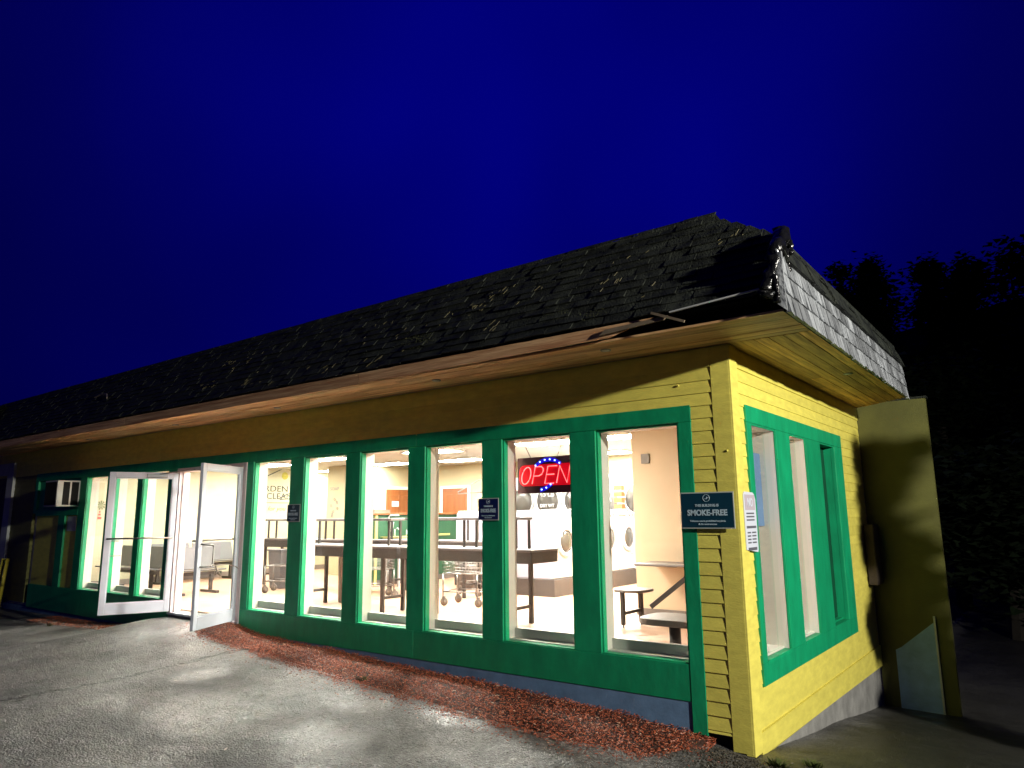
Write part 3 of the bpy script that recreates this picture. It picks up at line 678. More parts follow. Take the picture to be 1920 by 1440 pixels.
# ------------------------------------------------------------------ ceiling lights (flat panels inside)
def ceiling_light(x, y, w=1.2, d=.55, label="", frame=True):
    t_ = empty("ceiling_light", (x, y, 2.70), label, "ceiling light", "flat ceiling lights inside the laundromat")
    lbuild(MB().box(-w/2, -d/2, -.035, -w/2+.03, d/2, 0).box(w/2-.03, -d/2, -.035, w/2, d/2, 0).box(-w/2+.03, -d/2, -.035, w/2-.03, -d/2+.03, 0).box(-w/2+.03, d/2-.03, -.035, w/2-.03, d/2, 0), "frame", M['lamwht'], t_)
    lbuild(MB().box(-w/2+.03, -d/2+.03, -.030, w/2-.03, d/2-.03, -.002), "diffuser", M['panel_light' if x > -8 else 'panel_light_dim'], t_)
    return t_
for (x, y), lab in zip([(-4.4, 1.5), (-7.0, 1.5), (-9.6, 1.5), (-12.6, 1.9), (-5.0, 4.5), (-3.7, 4.5), (-7.7, 4.4), (-10.6, 4.1), (-13.0, 4.4), (-5.3, 7.1), (-8.7, 6.4), (-10.7, 6.1), (-3.6, 6.6), (-13.6, 6.8)],
    ["glowing ceiling panel above the near folding tables, right end", "glowing ceiling panel above the middle of the near folding tables", "glowing ceiling panel just right of the open double door",
     "glowing ceiling panel above the waiting benches", "large glowing ceiling panel seen over the hanging open sign", "glowing ceiling panel in the top of the rightmost front window", "glowing ceiling panel above the far folding tables",
     "glowing ceiling panel in the top of the second front window", "glowing ceiling panel near the wall with the painted house logo", "glowing ceiling panel in front of the wall of dryers", "glowing ceiling panel above the green counter, beside the right orange door",
     "glowing ceiling panel beside the wall with the left orange door", "glowing ceiling panel behind the washers", "glowing ceiling panel in the far left corner of the room"]):
    ceiling_light(x, y, 1.2, .6, lab)

# ------------------------------------------------------------------ washers
def washer(x, y, label, rz=0):
    t_ = empty("washing_machine", (x, y, .30), label, "washer", "front loading washing machines", rz)
    lbuild(MB().box(-.80, -.385, 0, -.02, .385, 1.16), "body", M['lav'], t_, .012)
    f = lbuild(MB().box(-.019, -.383, .01, 0, .383, 1.05).hexa([(-.15, -.383, 1.052), (0, -.383, 1.052), (0, .383, 1.052), (-.15, .383, 1.052)], [(-.20, -.383, 1.21), (-.07, -.383, 1.21), (-.07, .383, 1.21), (-.20, .383, 1.21)]), "front_panel", M['white'], t_, .008)
    lbuild(MB().box(-.80, -.385, 1.161, -.201, .385, 1.20), "lid", M['white'], t_, .01)
    dr = lbuild(MB().torus((.012, 0, .64), (0, 1, 0), (0, 0, 1), .235, .045, 32, 8), "door", M['white'], t_, smooth=True)
    o = MB().lathe((.0, 0, .64), (1, 0, 0), [(.20, 0), (.195, .035), (.13, .060), (.03, .070)], 28).build("door_glass", M['inkdark'], None, smooth=True); o.parent = dr
    o = MB().torus((.03, 0, .64), (0, 1, 0), (0, 0, 1), .196, .008, 28, 6).build("door_ring", M['chrome'], None, smooth=True); o.parent = dr
    k = math.atan2(.07, .158)
    def slant(y0, z0, y1, z1, th=.006):
        def p(y_, z_, o_): return (-(z_-1.052)*.07/.158+o_, y_, z_)
        return MB().hexa([p(y0, z0, 0.001), p(y1, z0, .001), p(y1, z0, th), p(y0, z0, th)], [p(y0, z1, .001), p(y1, z1, .001), p(y1, z1, th), p(y0, z1, th)])
    lbuild(slant(-.34, 1.07, -.02, 1.19), "control_panel", M['panelgrey'], t_)
    lbuild(slant(.10, 1.065, .17, 1.195, .008), "coin_slot", M['panelgrey'], t_)
    lbuild(slant(.24, 1.065, .30, 1.195, .008), "card_reader", M['panelgrey'], t_)
    lbuild(MB().box(0, -.30, 1.0, .004, -.05, 1.015).box(0, .1, .30, .004, .2, .31), "badge", M['panelgrey'], t_)
    return t_
wl = ["white front loading washer at the near end of the row, below the open sign", "front loading washer second in the row, mostly hidden by the right window post", "front loading washer third in the row, left one in the rightmost window", "front loading washer farthest in the row, cut off by the peach partition"]
for i, y in enumerate([5.08, 5.87, 6.66, 7.45]): washer(-5.04, y, wl[i])
wp = MB().box(-5.95, 4.66, .0, -5.0, 7.86, .30).build("washer_plinth", M['plinth'], bevel=.01); tag(wp, "dark brown raised plinth under the row of washers right of the open sign", "plinth")
washer(-8.05, 5.9, "white washer standing alone behind the folding tables, seen in the fourth window", math.pi)
wp2 = MB().box(-8.08, 5.5, .0, -7.2, 6.3, .30).build("washer_plinth", M['plinth'], bevel=.01); tag(wp2, "dark low plinth under the lone washer in the fourth window", "plinth")

# ------------------------------------------------------------------ dryers on the back wall
def dryer(x, label, lines, rot=0.0):
    t_ = empty("tumble_dryer", (x, 7.72, 0), label, "dryer", "big round door tumble dryers on the back wall")
    lbuild(MB().box(-.375, 0, .02, .375, .27, 2.30), "body", M['white'], t_, .01)
    dr = lbuild(MB().torus((0, -.015, 1.72), (1, 0, 0), (0, 0, 1), .315, .022, 36, 8), "door", M['white'], t_, smooth=True)
    o = MB().lathe((0, 0, 1.72), (0, -1, 0), [(.30, 0), (.295, .018), (.10, .026)], 32).build("door_glass", M['dryglass'], None, smooth=True); o.parent = dr; o.matrix_parent_inverse = Matrix()
    lbuild(MB().box(-.30, -.008, .25, .30, -.001, 1.20), "lint_panel", M['white'], t_, .004)
    lbuild(MB().box(.12, -.02, 2.12, .30, -.001, 2.22), "control_panel", M['panelgrey'], t_)
    X = Vector((math.cos(rot), 0, math.sin(rot))); Y = Vector((-math.sin(rot), 0, math.cos(rot)))
    for k, (tx, sz, dy) in enumerate(lines):
        text_mesh(tx, sz, M['white'], "lettering", Vector((x, 7.72-.034, 1.72))+Y*dy, X, Y, t_, bold=.004)
    return t_
dryer(-7.93, "tumble dryer with plain round door, left end of the dryers, below the open sign", [])
dryer(-7.20, "tumble dryer lettered 45 LB below the open sign, right one", [("45 LB", .17, .16), ("DRY WT", .10, -.10)])
dryer(-6.44, "tumble dryer hidden mostly behind the right green window post", [("45 LB", .17, .12)])
dryer(-5.67, "tumble dryer with tilted 45 LB. lettering in the rightmost front window", [("45 LB.", .17, .10), ("UP ST", .10, -.08)], R_(38))
dryer(-4.90, "tumble dryer at the right end of the row, cut off by the partition", [])

# ------------------------------------------------------------------ folding tables with upper shelves
def folding_table(x0, x1, y, label, depth=.62, posts=3):
    t_ = empty("folding_table", (x0, y, 0), label, "table", "long folding tables with raised shelves"); W = x1-x0
    lbuild(MB().box(0, 0, .945, W, depth, .975), "tabletop", M['browntop'], t_, .008)
    lbuild(MB().box(0.01, .01, .80, W-.01, .03, .9445).box(.01, depth-.03, .80, W-.01, depth-.01, .9445).box(.01, .03, .80, .03, depth-.03, .9445).box(W-.03, .03, .80, W-.01, depth-.03, .9445), "apron", M['brown'], t_)
    for lx in (.22, W-.42):
        for ly in (.08, depth-.12):
            lbuild(MB().box(lx, ly, .0, lx+.06, ly+.045, .80), "leg", M['brown'], t_, .006)
        lbuild(MB().box(lx+.01, .125, .20, lx+.05, depth-.12, .24), "stretcher", M['brown'], t_)
    lbuild(MB().box(-.02, .16, 1.345, W-.30, depth-.16, 1.385), "shelf", M['browntop'], t_, .006)
    for k in range(posts):
        px = .12+(W-.55)*k/(posts-1)
        for q, dx in enumerate((0, .14)):
            lbuild(MB().box(px+dx, .22+q*.10, .975, px+dx+.030, .25+q*.10, 1.345), "shelf_post", M['brown'], t_)
    return t_
folding_table(-8.10, -5.62, 1.48, "near brown folding table with raised shelf in the second and third windows")
folding_table(-5.56, -3.20, 1.48, "near brown folding table with raised shelf, its right end below the open sign")
folding_table(-12.0, -8.5, 3.35, "far folding table by the open double door, seen in the first window", posts=4)
folding_table(-8.4, -5.9, 3.65, "far folding table behind the near ones, seen in the third and fourth windows")

# fixed table with stools
T = empty("dining_table", (-1.5, 2.95, 0), "beige table with diagonal strut attached stool, in the rightmost window", "table")
lbuild(MB().box(-1.02, -.05, .72, 1.1, .50, .755), "tabletop", M['taupe'], T, .012)
lbuild(MB().bar((-.72, -.20, .22), (-.15, .1, .72), .04, .06), "strut", M['brown'], T)
lbuild(MB().bar((-.10, .2, .0), (-.10, .2, .72), .07, .07).bar((.9, .2, .0), (.9, .2, .72), .07, .07), "leg", M['brown'], T)
S1 = empty("stool", (-2.35, 2.55, 0), "small beige stool with two square legs beside the partition wall", "stool", "stools at the fixed table")
def seat_mesh(w, d, z, th, n=24):
    pts = []
    for i in range(n):
        a = 2*math.pi*i/n; c, s = math.cos(a), math.sin(a)
        pts.append((w/2*math.copysign(abs(c)**.5, c), d/2*math.copysign(abs(s)**.5, s)))
    return MB().hexa([(x, y, z-th) for x, y in pts], [(x, y, z) for x, y in pts])
lbuild(seat_mesh(.44, .44, .46, .035), "seat", M['taupe'], S1, .006)
for dx, dy in ((-.05, -.20), (.03, .14)):
    lbuild(MB().box(dx-.03, dy-.03, .03, dx+.02, dy+.02, .43), "leg", M['brown'], S1, .004); lbuild(MB().lathe((dx-.005, dy-.005, 0), (0, 0, 1), [(.018, 0), (.014, .015), (.008, .03)], 10), "foot", M['steel'], S1)
lbuild(MB().bar((-.05, -.19, .17), (.03, .12, .19), .035, .04), "stretcher", M['brown'], S1)
S2 = empty("stool", (-.84, .64, 0), "large beige seat on a dark round post, just inside the rightmost window", "stool", "stools at the fixed table")
lbuild(seat_mesh(.74, .54, .43, .06, 28), "seat", M['taupe'], S2, .008)
lbuild(MB().tube([(-.06, -.03, 0), (-.06, -.03, .37)], .055, 18), "post", M['brown'], S2, smooth=True)

# ------------------------------------------------------------------ bins
def bin_(x, y, r, h, m, label, square=False):
    t_ = empty("trash_can", (x, y, 0), label, "trash can", None)
    if square: lbuild(MB().hexa([(-r*.8, -r*.8, 0), (r*.8, -r*.8, 0), (r*.8, r*.8, 0), (-r*.8, r*.8, 0)], [(-r, -r, h), (r, -r, h), (r, r, h), (-r, r, h)]), "body", m, t_, .012); lbuild(MB().box(-r-.015, -r-.015, h, r+.015, r+.015, h+.035), "rim", m, t_, .008)
    else:
        lbuild(MB().lathe((0, 0, 0), (0, 0, 1), [(r*.86, 0), (r*.9, .02), (r, h-.02), (r, h)], 24), "body", m, t_, smooth=True)
        lbuild(MB().torus((0, 0, h), (1, 0, 0), (0, 1, 0), r, .016, 24, 8), "rim", M['white'], t_, smooth=True)
    return t_
bin_(-7.62, 2.28, .17, .76, M['tan'], "tall tan round trash can under the near folding table")
bin_(-10.75, 3.2, .22, .74, M['grey'], "grey square bin under the far table in the first window", True)
bin_(-7.25, 5.1, .26, .62, M['binbrown'], "dark square bin behind the wire laundry cart", True)

# ------------------------------------------------------------------ laundry carts
def cart(x, y, rz, label, basket=True, rack=True):
    t_ = empty("laundry_cart", (x, y, 0), label, "laundry cart", "wheeled wire laundry carts", rz)
    w, d = .62, .46; r = .012
    def rect(z, s=1.0):
        a, b = w/2*s, d/2*s; return [(-a, -b, z), (a, -b, z), (a, b, z), (-a, b, z), (-a, -b, z)]
    m_ = MB()
    for z in (.22, .50):
        p = rect(z)
        for q in range(4): m_.tube([p[q], p[q+1]], r, 6)
    for cx, cy in ((-w/2, -d/2), (w/2, -d/2), (w/2, d/2), (-w/2, d/2)): m_.tube([(cx, cy, .13), (cx, cy, .50)], r, 6)
    lbuild(m_, "frame", M['chrome'], t_, smooth=True)
    if basket:
        b_ = MB()
        for k in range(6):
            z = .50+.05*k
            p = rect(z, 1+.04*k/5)
            for q in range(4): b_.tube([p[q], p[q+1]], .004, 4)
        for k in range(13):
            xx = -w/2+w*k/12
            for s in (-1, 1): b_.tube([(xx, s*d/2, .50), (xx*1.04, s*d/2*1.04, .75)], .003, 4)
            b_.tube([(xx, -d/2, .5), (xx, d/2, .5)], .003, 4)
        for k in range(9):
            y_ = -d/2+d*k/8
            for s in (-1, 1): b_.tube([(s*w/2, y_, .50), (s*w/2*1.04, y_*1.04, .75)], .003, 4)
        lbuild(b_, "wire_basket", M['chrome'], t_, smooth=True)
    if rack:
        lbuild(MB().tube([(w/2, 0, .5), (w/2, 0, 1.98)], .011, 8), "pole", M['steel'], t_, smooth=True)
        lbuild(MB().tube([(w/2, 0, 1.98), (w/2-.08, 0, 1.99), (w/2-.48, 0, 1.80), (w/2-.48, 0, 1.77), (w/2, 0, 1.79)], .010, 6).tube([(w/2, 0, 1.78), (w/2+.30, 0, 1.84)], .010, 6), "hanging_arm", M['steel'], t_, smooth=True)
    for cx, cy in ((-w/2, -d/2), (w/2, -d/2), (w/2, d/2), (-w/2, d/2)):
        wh = lbuild(MB().lathe((cx+.02, cy-.012, .065), (0, 1, 0), [(.062, 0), (.066, .006), (.066, .018), (.062, .024)], 18), "wheel", M['binbrown'], t_, smooth=True)
        o = MB().lathe((cx+.02, cy-.016, .065), (0, 1, 0), [(.036, 0), (.036, .032)], 14).build("hub", M['tan'], None, smooth=True); o.parent = wh
        o = MB().box(cx-.005, cy-.022, .06, cx+.035, cy-.018, .14).box(cx-.005, cy+.018, .06, cx+.035, cy+.022, .14).box(cx-.005, cy-.022, .14, cx+.035, cy+.022, .15).build("fork", M['chrome'], None); o.parent = wh
    return t_
cart(-5.62, 3.05, R_(12), "chrome laundry cart with hanging pole and basket in the fourth window", rack=True)
cart(-6.45, 4.35, R_(-20), "second wire laundry cart behind the first, without a pole", rack=False)
cart(-10.0, 2.72, R_(35), "laundry cart with tall hooked pole in front of the painted logo", basket=False)
cart(-7.72, 2.95, R_(60), "laundry cart seen beside the tan trash can in the second window", rack=False)

# ------------------------------------------------------------------ green counter, sink, doors in the back
G = empty("service_counter", (-9.4, 5.9, 0), "green half wall service counter with wooden cap and yellow corner strips", "counter")
P(MB().box(-9.5, 4.25, .12, -9.3, 7.6, 1.45), "panel", mat("counter_green", (0.008, 0.055, 0.024), .5, var=.05), parent=G)
P(MB().box(-9.49, 4.26, .0, -9.31, 7.6, .119), "kick_board", M['binbrown'], parent=G)
P(MB().box(-9.56, 4.20, 1.451, -9.24, 7.6, 1.49), "cap", M['doorwood'], parent=G, bevel=.005)
P(MB().box(-9.299, 4.36, .0, -9.27, 4.43, 1.45), "yellow_strip", M['paleyellow'], parent=G); P(MB().box(-9.299, 5.42, .0, -9.27, 5.47, .95), "yellow_strip", M['paleyellow'], parent=G)
SK = empty("utility_sink", (-9.0, 5.0, 0), "white utility sink with faucet against the green counter", "sink")
P(MB().box(-9.26, 4.55, .72, -8.75, 5.5, .98), "basin", M['white'], parent=SK, bevel=.02)
P(MB().box(-9.24, 5.55, .98, -9.2, 6.6, 1.02).box(-9.26, 4.5, .981, -8.72, 5.55, 1.0), "rim", M['paleyellow'], parent=SK)
for lx, ly in ((-9.2, 4.62), (-8.82, 4.62), (-9.2, 5.42), (-8.82, 5.42)): P(MB().box(lx-.02, ly-.02, 0, lx+.02, ly+.02, .72), "leg", M['white'], parent=SK)
P(MB().tube([(-9.2, 4.85, 1.0), (-9.2, 4.85, 1.14), (-9.12, 4.85, 1.17), (-9.02, 4.85, 1.12)], .016, 8), "faucet", M['white'], parent=SK, smooth=True)
P(MB().tube([(-9.2, 5.2, 1.0), (-9.2, 5.2, 1.13)], .012, 8), "tap", M['white'], parent=SK, smooth=True)
PT = MB().tube([(-9.27, 4.72, 1.30), (-9.25, 4.72, 1.42), (-9.22, 4.74, 1.44), (-9.22, 4.98, 1.44)], .015, 8).tube([(-9.25, 4.80, 1.10), (-9.25, 4.80, 1.30)], .05, 10, rs=[.03, .055]).build("soap_dispenser", M['white'], smooth=True)
tag(PT, "white soap dispenser pipe on the green counter above the sink", "dispenser")
def wood_door(axis_, a0, a1, c, label):
    t_ = empty("interior_door", ((a0+a1)/2 if axis_ == 'y' else c, c if axis_ == 'y' else (a0+a1)/2, 0), label, "door", "orange wooden panel doors")
    def bx(u0, z0, u1, z1, d0, d1):
        return (u0, c-d1, z0, u1, c-d0, z1) if axis_ == 'y' else (c+d0, u0, z0, c+d1, u1, z1)
    P(MB().box(*bx(a0, 0, a1, 2.10, .002, .035)), "leaf", M['doorwood'], parent=t_)
    w = a1-a0
    for (u0, u1) in ((.12, .46), (.54, .88)):
        for (z0, z1) in ((.15, .85), (1.0, 1.95)):
            P(MB().box(*bx(a0+w*u0, z0, a0+w*u1, z1, .035, .047)), "raised_panel", M['doorwood'], parent=t_, bevel=.008)
    P(MB().box(*bx(a0-.07, 0, a0-.001, 2.17, .001, .045)).box(*bx(a1+.001, 0, a1+.07, 2.17, .001, .045)).box(*bx(a0, 2.101, a1, 2.17, .001, .045)), "casing", M['lamwht'], parent=t_)
wood_door('y', -10.42, -9.58, 7.70, "orange wooden panel door in the fourth window, above the green counter")
wood_door('x', 6.58, 7.38, -11.40, "orange wooden panel door in the third window with a white tag")
tag(MB().box(-11.349, 6.78, 1.66, -11.345, 7.02, 1.80).build("door_tag", M['white']), "small white tag on the left orange door", "sign")
# poster on the side wall, with price blocks
PO = empty("price_poster", (-11.39, 6.1, 1.9), "white poster with rows of dark marks left of the orange door", "poster")
P(MB().box(-11.399, 5.95, 1.72, -11.39, 6.42, 2.12), "sheet", M['white'], parent=PO)
mk = MB()
for r in range(3):
    for c in range(5):
        y0 = 6.0+c*.08; mk.box(-11.3895, y0, 1.80+r*.11, -11.387, y0+.05, 1.85+r*.11+random.uniform(0, .02))
P(mk, "print", M['inkgrey'], parent=PO)
ED = MB().box(-11.39, 5.95, 1.50, -11.05, 6.45, 1.58).build("wall_shelf", M['tan']); tag(ED, "small brown wall shelf under the price poster", "shelf")
# painted logo on the left inner wall
LG = empty("wall_logo", (-14.5, 5.6, 2.1), "painted wall logo of a house outline and sun above lettering", "wall sign")
yl, zl = 5.81, 2.76
P(MB().bar((-14.492, 4.55, 2.19), (-14.492, yl, zl), .006, .022).bar((-14.492, yl, zl), (-14.492, yl+1.1, 2.25), .006, .022), "roof_outline", M['logogreen'], parent=LG)
P(MB().lathe((-14.497, 5.80, 2.53), (1, 0, 0), [(.10, 0), (.10, .004)], 28), "sun", M['logoyellow'], parent=LG)
text_mesh("GARDEN L", .22, M['logogreen'], "lettering", (-14.496, 5.46, 2.17), (0, 1, 0), (0, 0, 1), LG, width=1.35)
text_mesh("CLEAN", .22, M['logogreen'], "lettering", (-14.496, 5.66, 1.975), (0, 1, 0), (0, 0, 1), LG, width=.78)
P(MB().box(-14.496, 4.6, 1.80, -14.49, 6.9, 1.815), "rule_line", M['logogreen'], parent=LG)
text_mesh("for you", .16, M['logolime'], "script_lettering", (-14.496, 5.58, 1.65), (0, 1, 0), (0, 0, 1), LG, width=.55, shear=.3)
# small decals on the end of the inner wall
DC = empty("wall_decals", (-12.6, 5.9, 1.7), "soap lettering and small clothes-care decals on the narrow wall end", "wall sign")
text_mesh("SOAP", .12, M['inkgrey'], "lettering", (-12.52, 5.896, 2.12), (1, 0, 0), (0, 0, 1), DC, width=.34)
dm = MB()
for q in range(7):
    cx = -12.68+random.uniform(0, .34); cz = 1.86-.075*q; dm.torus((cx, 5.894, cz), (1, 0, 0), (0, 0, 1), .03, .006, 10, 5).box(cx-.05, 5.892, cz-.045, cx+.06, 5.897, cz-.038)
P(dm, "care_symbols", M['inkgrey'], parent=DC)
FL = empty("plant_decal", (-14.5, 1.15, 1.6), "yellow flower decal above small red marks on the left inner wall", "wall sign")
fm = MB()
for q in range(9):
    a = q*.7; fm.add([(-14.492, 1.15, 1.72), (-14.490, 1.15+.09*math.cos(a), 1.72+.10*math.sin(a)), (-14.492, 1.15+.09*math.cos(a+.35), 1.72+.10*math.sin(a+.35))], [(0, 1, 2)])
P(fm, "petals", M['logolime'], parent=FL); P(MB().box(-14.495, 1.10, 1.42, -14.49, 1.18, 1.47).box(-14.495, 1.11, 1.50, -14.49, 1.16, 1.54).box(-14.495, 1.12, 1.56, -14.49, 1.15, 1.60), "red_marks", M['red'], parent=FL)
tag(MB().box(-2.64, 3.478, 2.13, -2.51, 3.498, 2.27).build("wall_plaque", M['tan'], bevel=.004), "small tan plaque high on the peach partition", "plaque")
PV = empty("framed_notice", (-6.1, 7.7, 2.45), "small square framed notice above the dryers", "notice")
P(MB().box(-6.05, 7.694, 2.36, -5.72, 7.702, 2.42), "frame", M['inkgrey'], parent=PV)
VB = empty("soap_box_display", (-5.1, 7.6, 1.5), "narrow brown display of soap boxes at the end of the washers", "display")
for q in range(4): P(MB().box(-5.30, 7.40, 1.52+.13*q, -5.12, 7.55, 1.62+.13*q), "box", M['doorwood'], parent=VB)

# benches --------------------------------------------------------------
def bench(loc, rz, n, label, w=1.08):
    t_ = empty("waiting_bench", loc, label, "bench", "grey waiting room benches", rz)
    for k in range(n):
        x0 = k*w+.02; x1 = (k+1)*w-.02
        lbuild(MB().hexa([(x0, 0, .40), (x1, 0, .40), (x1, .42, .43), (x0, .42, .43)], [(x0, 0, .43), (x1, 0, .43), (x1, .42, .46), (x0, .42, .46)]), "seat", M['grey'], t_, .012)
        lbuild(MB().hexa([(x0, -.03, .44), (x1, -.03, .44), (x1, .0, .44), (x0, .0, .44)], [(x0+.03, -.13, .86), (x1-.03, -.13, .86), (x1-.03, -.105, .86), (x0+.03, -.105, .86)]), "backrest", M['grey'], t_, .02)
    lbuild(MB().box(0, .14, .34, n*w, .22, .399), "beam", M['brown'], t_)
    for x in (.2, n*w-.2):
        lbuild(MB().box(x-.03, .15, .05, x+.03, .21, .34).box(x-.035, -.12, 0, x+.035, .45, .05), "leg", M['brown'], t_, .006)
    return t_
bench((-14.05, 4.15, 0), R_(-90), 2, "grey bench of shell seats along the left inner wall, seen through the doorway")
bench((-12.1, 1.45, 0), R_(180), 2, "grey bench with its back towards the windows, left of the door")
bench((-11.4, 2.1, 0), R_(-90), 1, "short grey bench just inside the open doorway")

# ------------------------------------------------------------------ OPEN sign
OS = empty("open_sign", (-2.17, .30, 1.82), "hanging open sign with red tube letters and blue dots inside the fifth window", "sign")
P(MB().box(-2.52, .30, 1.635, -1.78, .325, 2.02), "panel", M['signpanel'], parent=OS, bevel=.004)
def seg(pts, r=.0085, y=.288): return [(p[0], y, p[1]) for p in pts]
sx0, sz0, H = -2.475, 1.735, .18
def letter(strokes, ox, w):
    res = []
    for st in strokes: res.append([(sx0+ox+px*w+pz*.045, sz0+pz*H) for px, pz in st])
    return res
circ = [(.5+.5*math.cos(a), .5+.5*math.sin(a)) for a in [2*math.pi*k/18 for k in range(19)]]
LET = []
LET += letter([circ], 0, .115)
LET += letter([[(0, 0), (0, 1), (.7, 1), (.95, .88), (1, .72), (.9, .55), (.6, .46), (0, .46)]], .155, .115)
LET += letter([[(1, 1), (0, 1), (0, 0), (1, 0)], [(0, .52), (.85, .52)]], .320, .115)
LET += letter([[(0, 0), (0, 1), (1, 0), (1, 1)]], .470, .130)
core = MB()
for st in LET: core.tube(seg(st, y=.288), .0058, 6)
def rrect(x0, z0, x1, z1, r, n=5):
    pts = []
    for cx, cz, a0 in ((x1-r, z0+r, -90), (x1-r, z1-r, 0), (x0+r, z1-r, 90), (x0+r, z0+r, 180)):
        for k in range(n+1): a = R_(a0+90*k/n); pts.append((cx+r*math.cos(a), cz+r*math.sin(a)))
    return pts
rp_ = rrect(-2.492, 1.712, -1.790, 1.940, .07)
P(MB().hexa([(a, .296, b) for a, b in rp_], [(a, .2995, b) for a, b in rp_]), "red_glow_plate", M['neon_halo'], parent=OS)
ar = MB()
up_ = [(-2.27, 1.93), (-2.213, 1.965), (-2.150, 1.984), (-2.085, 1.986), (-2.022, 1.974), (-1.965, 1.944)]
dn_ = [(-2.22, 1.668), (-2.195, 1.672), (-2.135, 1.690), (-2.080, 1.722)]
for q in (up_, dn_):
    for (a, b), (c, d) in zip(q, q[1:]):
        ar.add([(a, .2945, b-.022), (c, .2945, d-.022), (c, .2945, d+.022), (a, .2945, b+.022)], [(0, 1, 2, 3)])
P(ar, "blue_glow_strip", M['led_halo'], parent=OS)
P(core, "lettering_OPEN", M['neon_core'], parent=OS, smooth=True)
bpy.data.objects["lettering_OPEN"].name = "tube_lettering"
dots = [(-2.27, 1.93), (-2.213, 1.965), (-2.150, 1.984), (-2.085, 1.986), (-2.022, 1.974), (-1.965, 1.944), (-2.195, 1.672), (-2.135, 1.690), (-2.080, 1.722)]
for dx, dz in dots:
    d_ = P(MB().lathe((dx, .2945, dz), (0, -1, 0), [(.020, 0), (.018, .003), (.010, .004)], 14), "blue_lamp", M['led_halo'], parent=OS)
    P(MB().lathe((dx, .2905, dz), (0, -1, 0), [(.008, 0), (.008, .006), (.003, .009)], 10), "bulb", M['led_core'], parent=d_)
P(MB().tube([(-2.35, .31, 2.02), (-2.40, .30, 2.12), (-2.45, .26, 2.23)], .004, 5).tube([(-2.0, .31, 2.02), (-1.95, .30, 2.12), (-1.91, .26, 2.25)], .004, 5), "hanging_wire", M['binbrown'], parent=OS)

# ------------------------------------------------------------------ outside signs and fixtures
def smoke_sign(x0, z0, x1, z1, y, m, label, big=False):
    t_ = empty("smoke_free_sign", ((x0+x1)/2, y, (z0+z1)/2), label, "sign", "smoke free signs on the front")
    w, h = x1-x0, z1-z0; cx = (x0+x1)/2
    P(MB().box(x0, y, z0, x1, y+.006, z1), "backing", M['edge'], parent=t_, bevel=.002)
    P(MB().box(x0+.012, y-.002, z0+.012, x1-.008, y-.0002, z1-.010), "face", m, parent=t_)
    yt = y-.0035
    P(MB().torus((cx, yt, z1-.165*h), (1, 0, 0), (0, 0, 1), .095*h, .006*h, 24, 5), "emblem", M['signtext'], parent=t_)
    P(MB().bar((cx-.05*h, yt, z1-.19*h), (cx, yt, z1-.175*h), .002, .02*h).bar((cx, yt, z1-.20*h), (cx+.02*h, yt, z1-.13*h), .002, .02*h).bar((cx+.01*h, yt, z1-.17*h), (cx+.06*h, yt, z1-.15*h), .002, .018*h), "emblem_mark", M['signtext'], parent=t_)
    text_mesh("THIS BUILDING IS", .10*h, M['signtext'], "lettering", (cx, yt, z0+.63*h), (1, 0, 0), (0, 0, 1), t_, width=.44*w, bold=.0008)
    text_mesh("SMOKE-FREE", .22*h, M['signtext'], "lettering", (cx, yt, z0+.43*h), (1, 0, 0), (0, 0, 1), t_, width=.74*w, bold=.0022)
    text_mesh("Tobacco use is prohibited anytime", .065*h, M['signtext'], "small_print", (cx, yt, z0+.21*h), (1, 0, 0), (0, 0, 1), t_, width=.66*w, bold=.0006)
    text_mesh("& in entrances", .065*h, M['signtext'], "small_print", (cx, yt, z0+.125*h), (1, 0, 0), (0, 0, 1), t_, width=.34*w, bold=.0006)
    return t_
smoke_sign(-.485, 1.275, -.005, 1.585, -.044, M['signteal'], "large teal smoke-free sign across the siding at the building corner")
smoke_sign(-2.815, 1.355, -2.535, 1.590, -.022, M['signblue'], "small navy smoke-free sign on the green post left of the open sign")
smoke_sign(-6.185, 1.350, -5.905, 1.585, -.022, M['signteal'], "small dark smoke-free sign on the green post between the first two windows")
NT = empty("notice_board", (.035, .22, 1.33), "narrow white notice with rounded top on the yellow end wall by the corner", "notice")
hh = [(.075, 1.10), (.355, 1.07), (.37, 1.09), (.37, 1.52), (.345, 1.565), (.31, 1.58), (.10, 1.585), (.075, 1.56)]
P(MB().hexa([(.030, a, b) for a, b in hh], [(.036, a, b) for a, b in hh]), "sheet", M['paper'], parent=NT)
P(MB().box(.0365, .10, 1.43, .038, .345, 1.56), "header_band", M['inkpink'], parent=NT)
text_mesh("NO", .10, M['paper'], "lettering", (.0395, .22, 1.49), (0, 1, 0), (0, 0, 1), NT, width=.13, bold=.003)
nm = MB()
for z0, z1 in ((1.29, 1.31), (1.225, 1.275)): pass
for k in range(3):
    z0 = 1.395-.028*k; nm.box(.0365, .12, z0, .038, .30+.02*random.random(), z0+.012)
nm.box(.0365, .11, 1.275, .038, .34, 1.295)
for k in range(4):
    z0 = 1.245-.028*k
    nm.box(.0365, .12, z0-.012, .038, .20, z0); nm.box(.0365, .23, z0-.012, .038, .33, z0)
nm.box(.0365, .12, 1.09, .038, .33, 1.115)
P(nm, "print_lines", M['inkgrey'], parent=NT)
BP = MB().box(-.150, .66, 1.28, -.146, 1.13, 1.98).build("blue_poster", M['paleblue'])
tag(BP, "pale blue poster standing inside the first window of the end wall", "poster")
UB = empty("utility_box", (.05, 4.85, .85), "dark rusty utility box near the far end of the yellow wall", "utility box")
P(MB().box(.022, 4.68, .45, .13, 5.00, 1.24), "case", M['steel'], parent=UB, bevel=.006); UB.children[0].data.materials[0] = mat("rusty_steel", (0.05, 0.035, 0.025), .7, var=.3, scale=8, bump=.3)
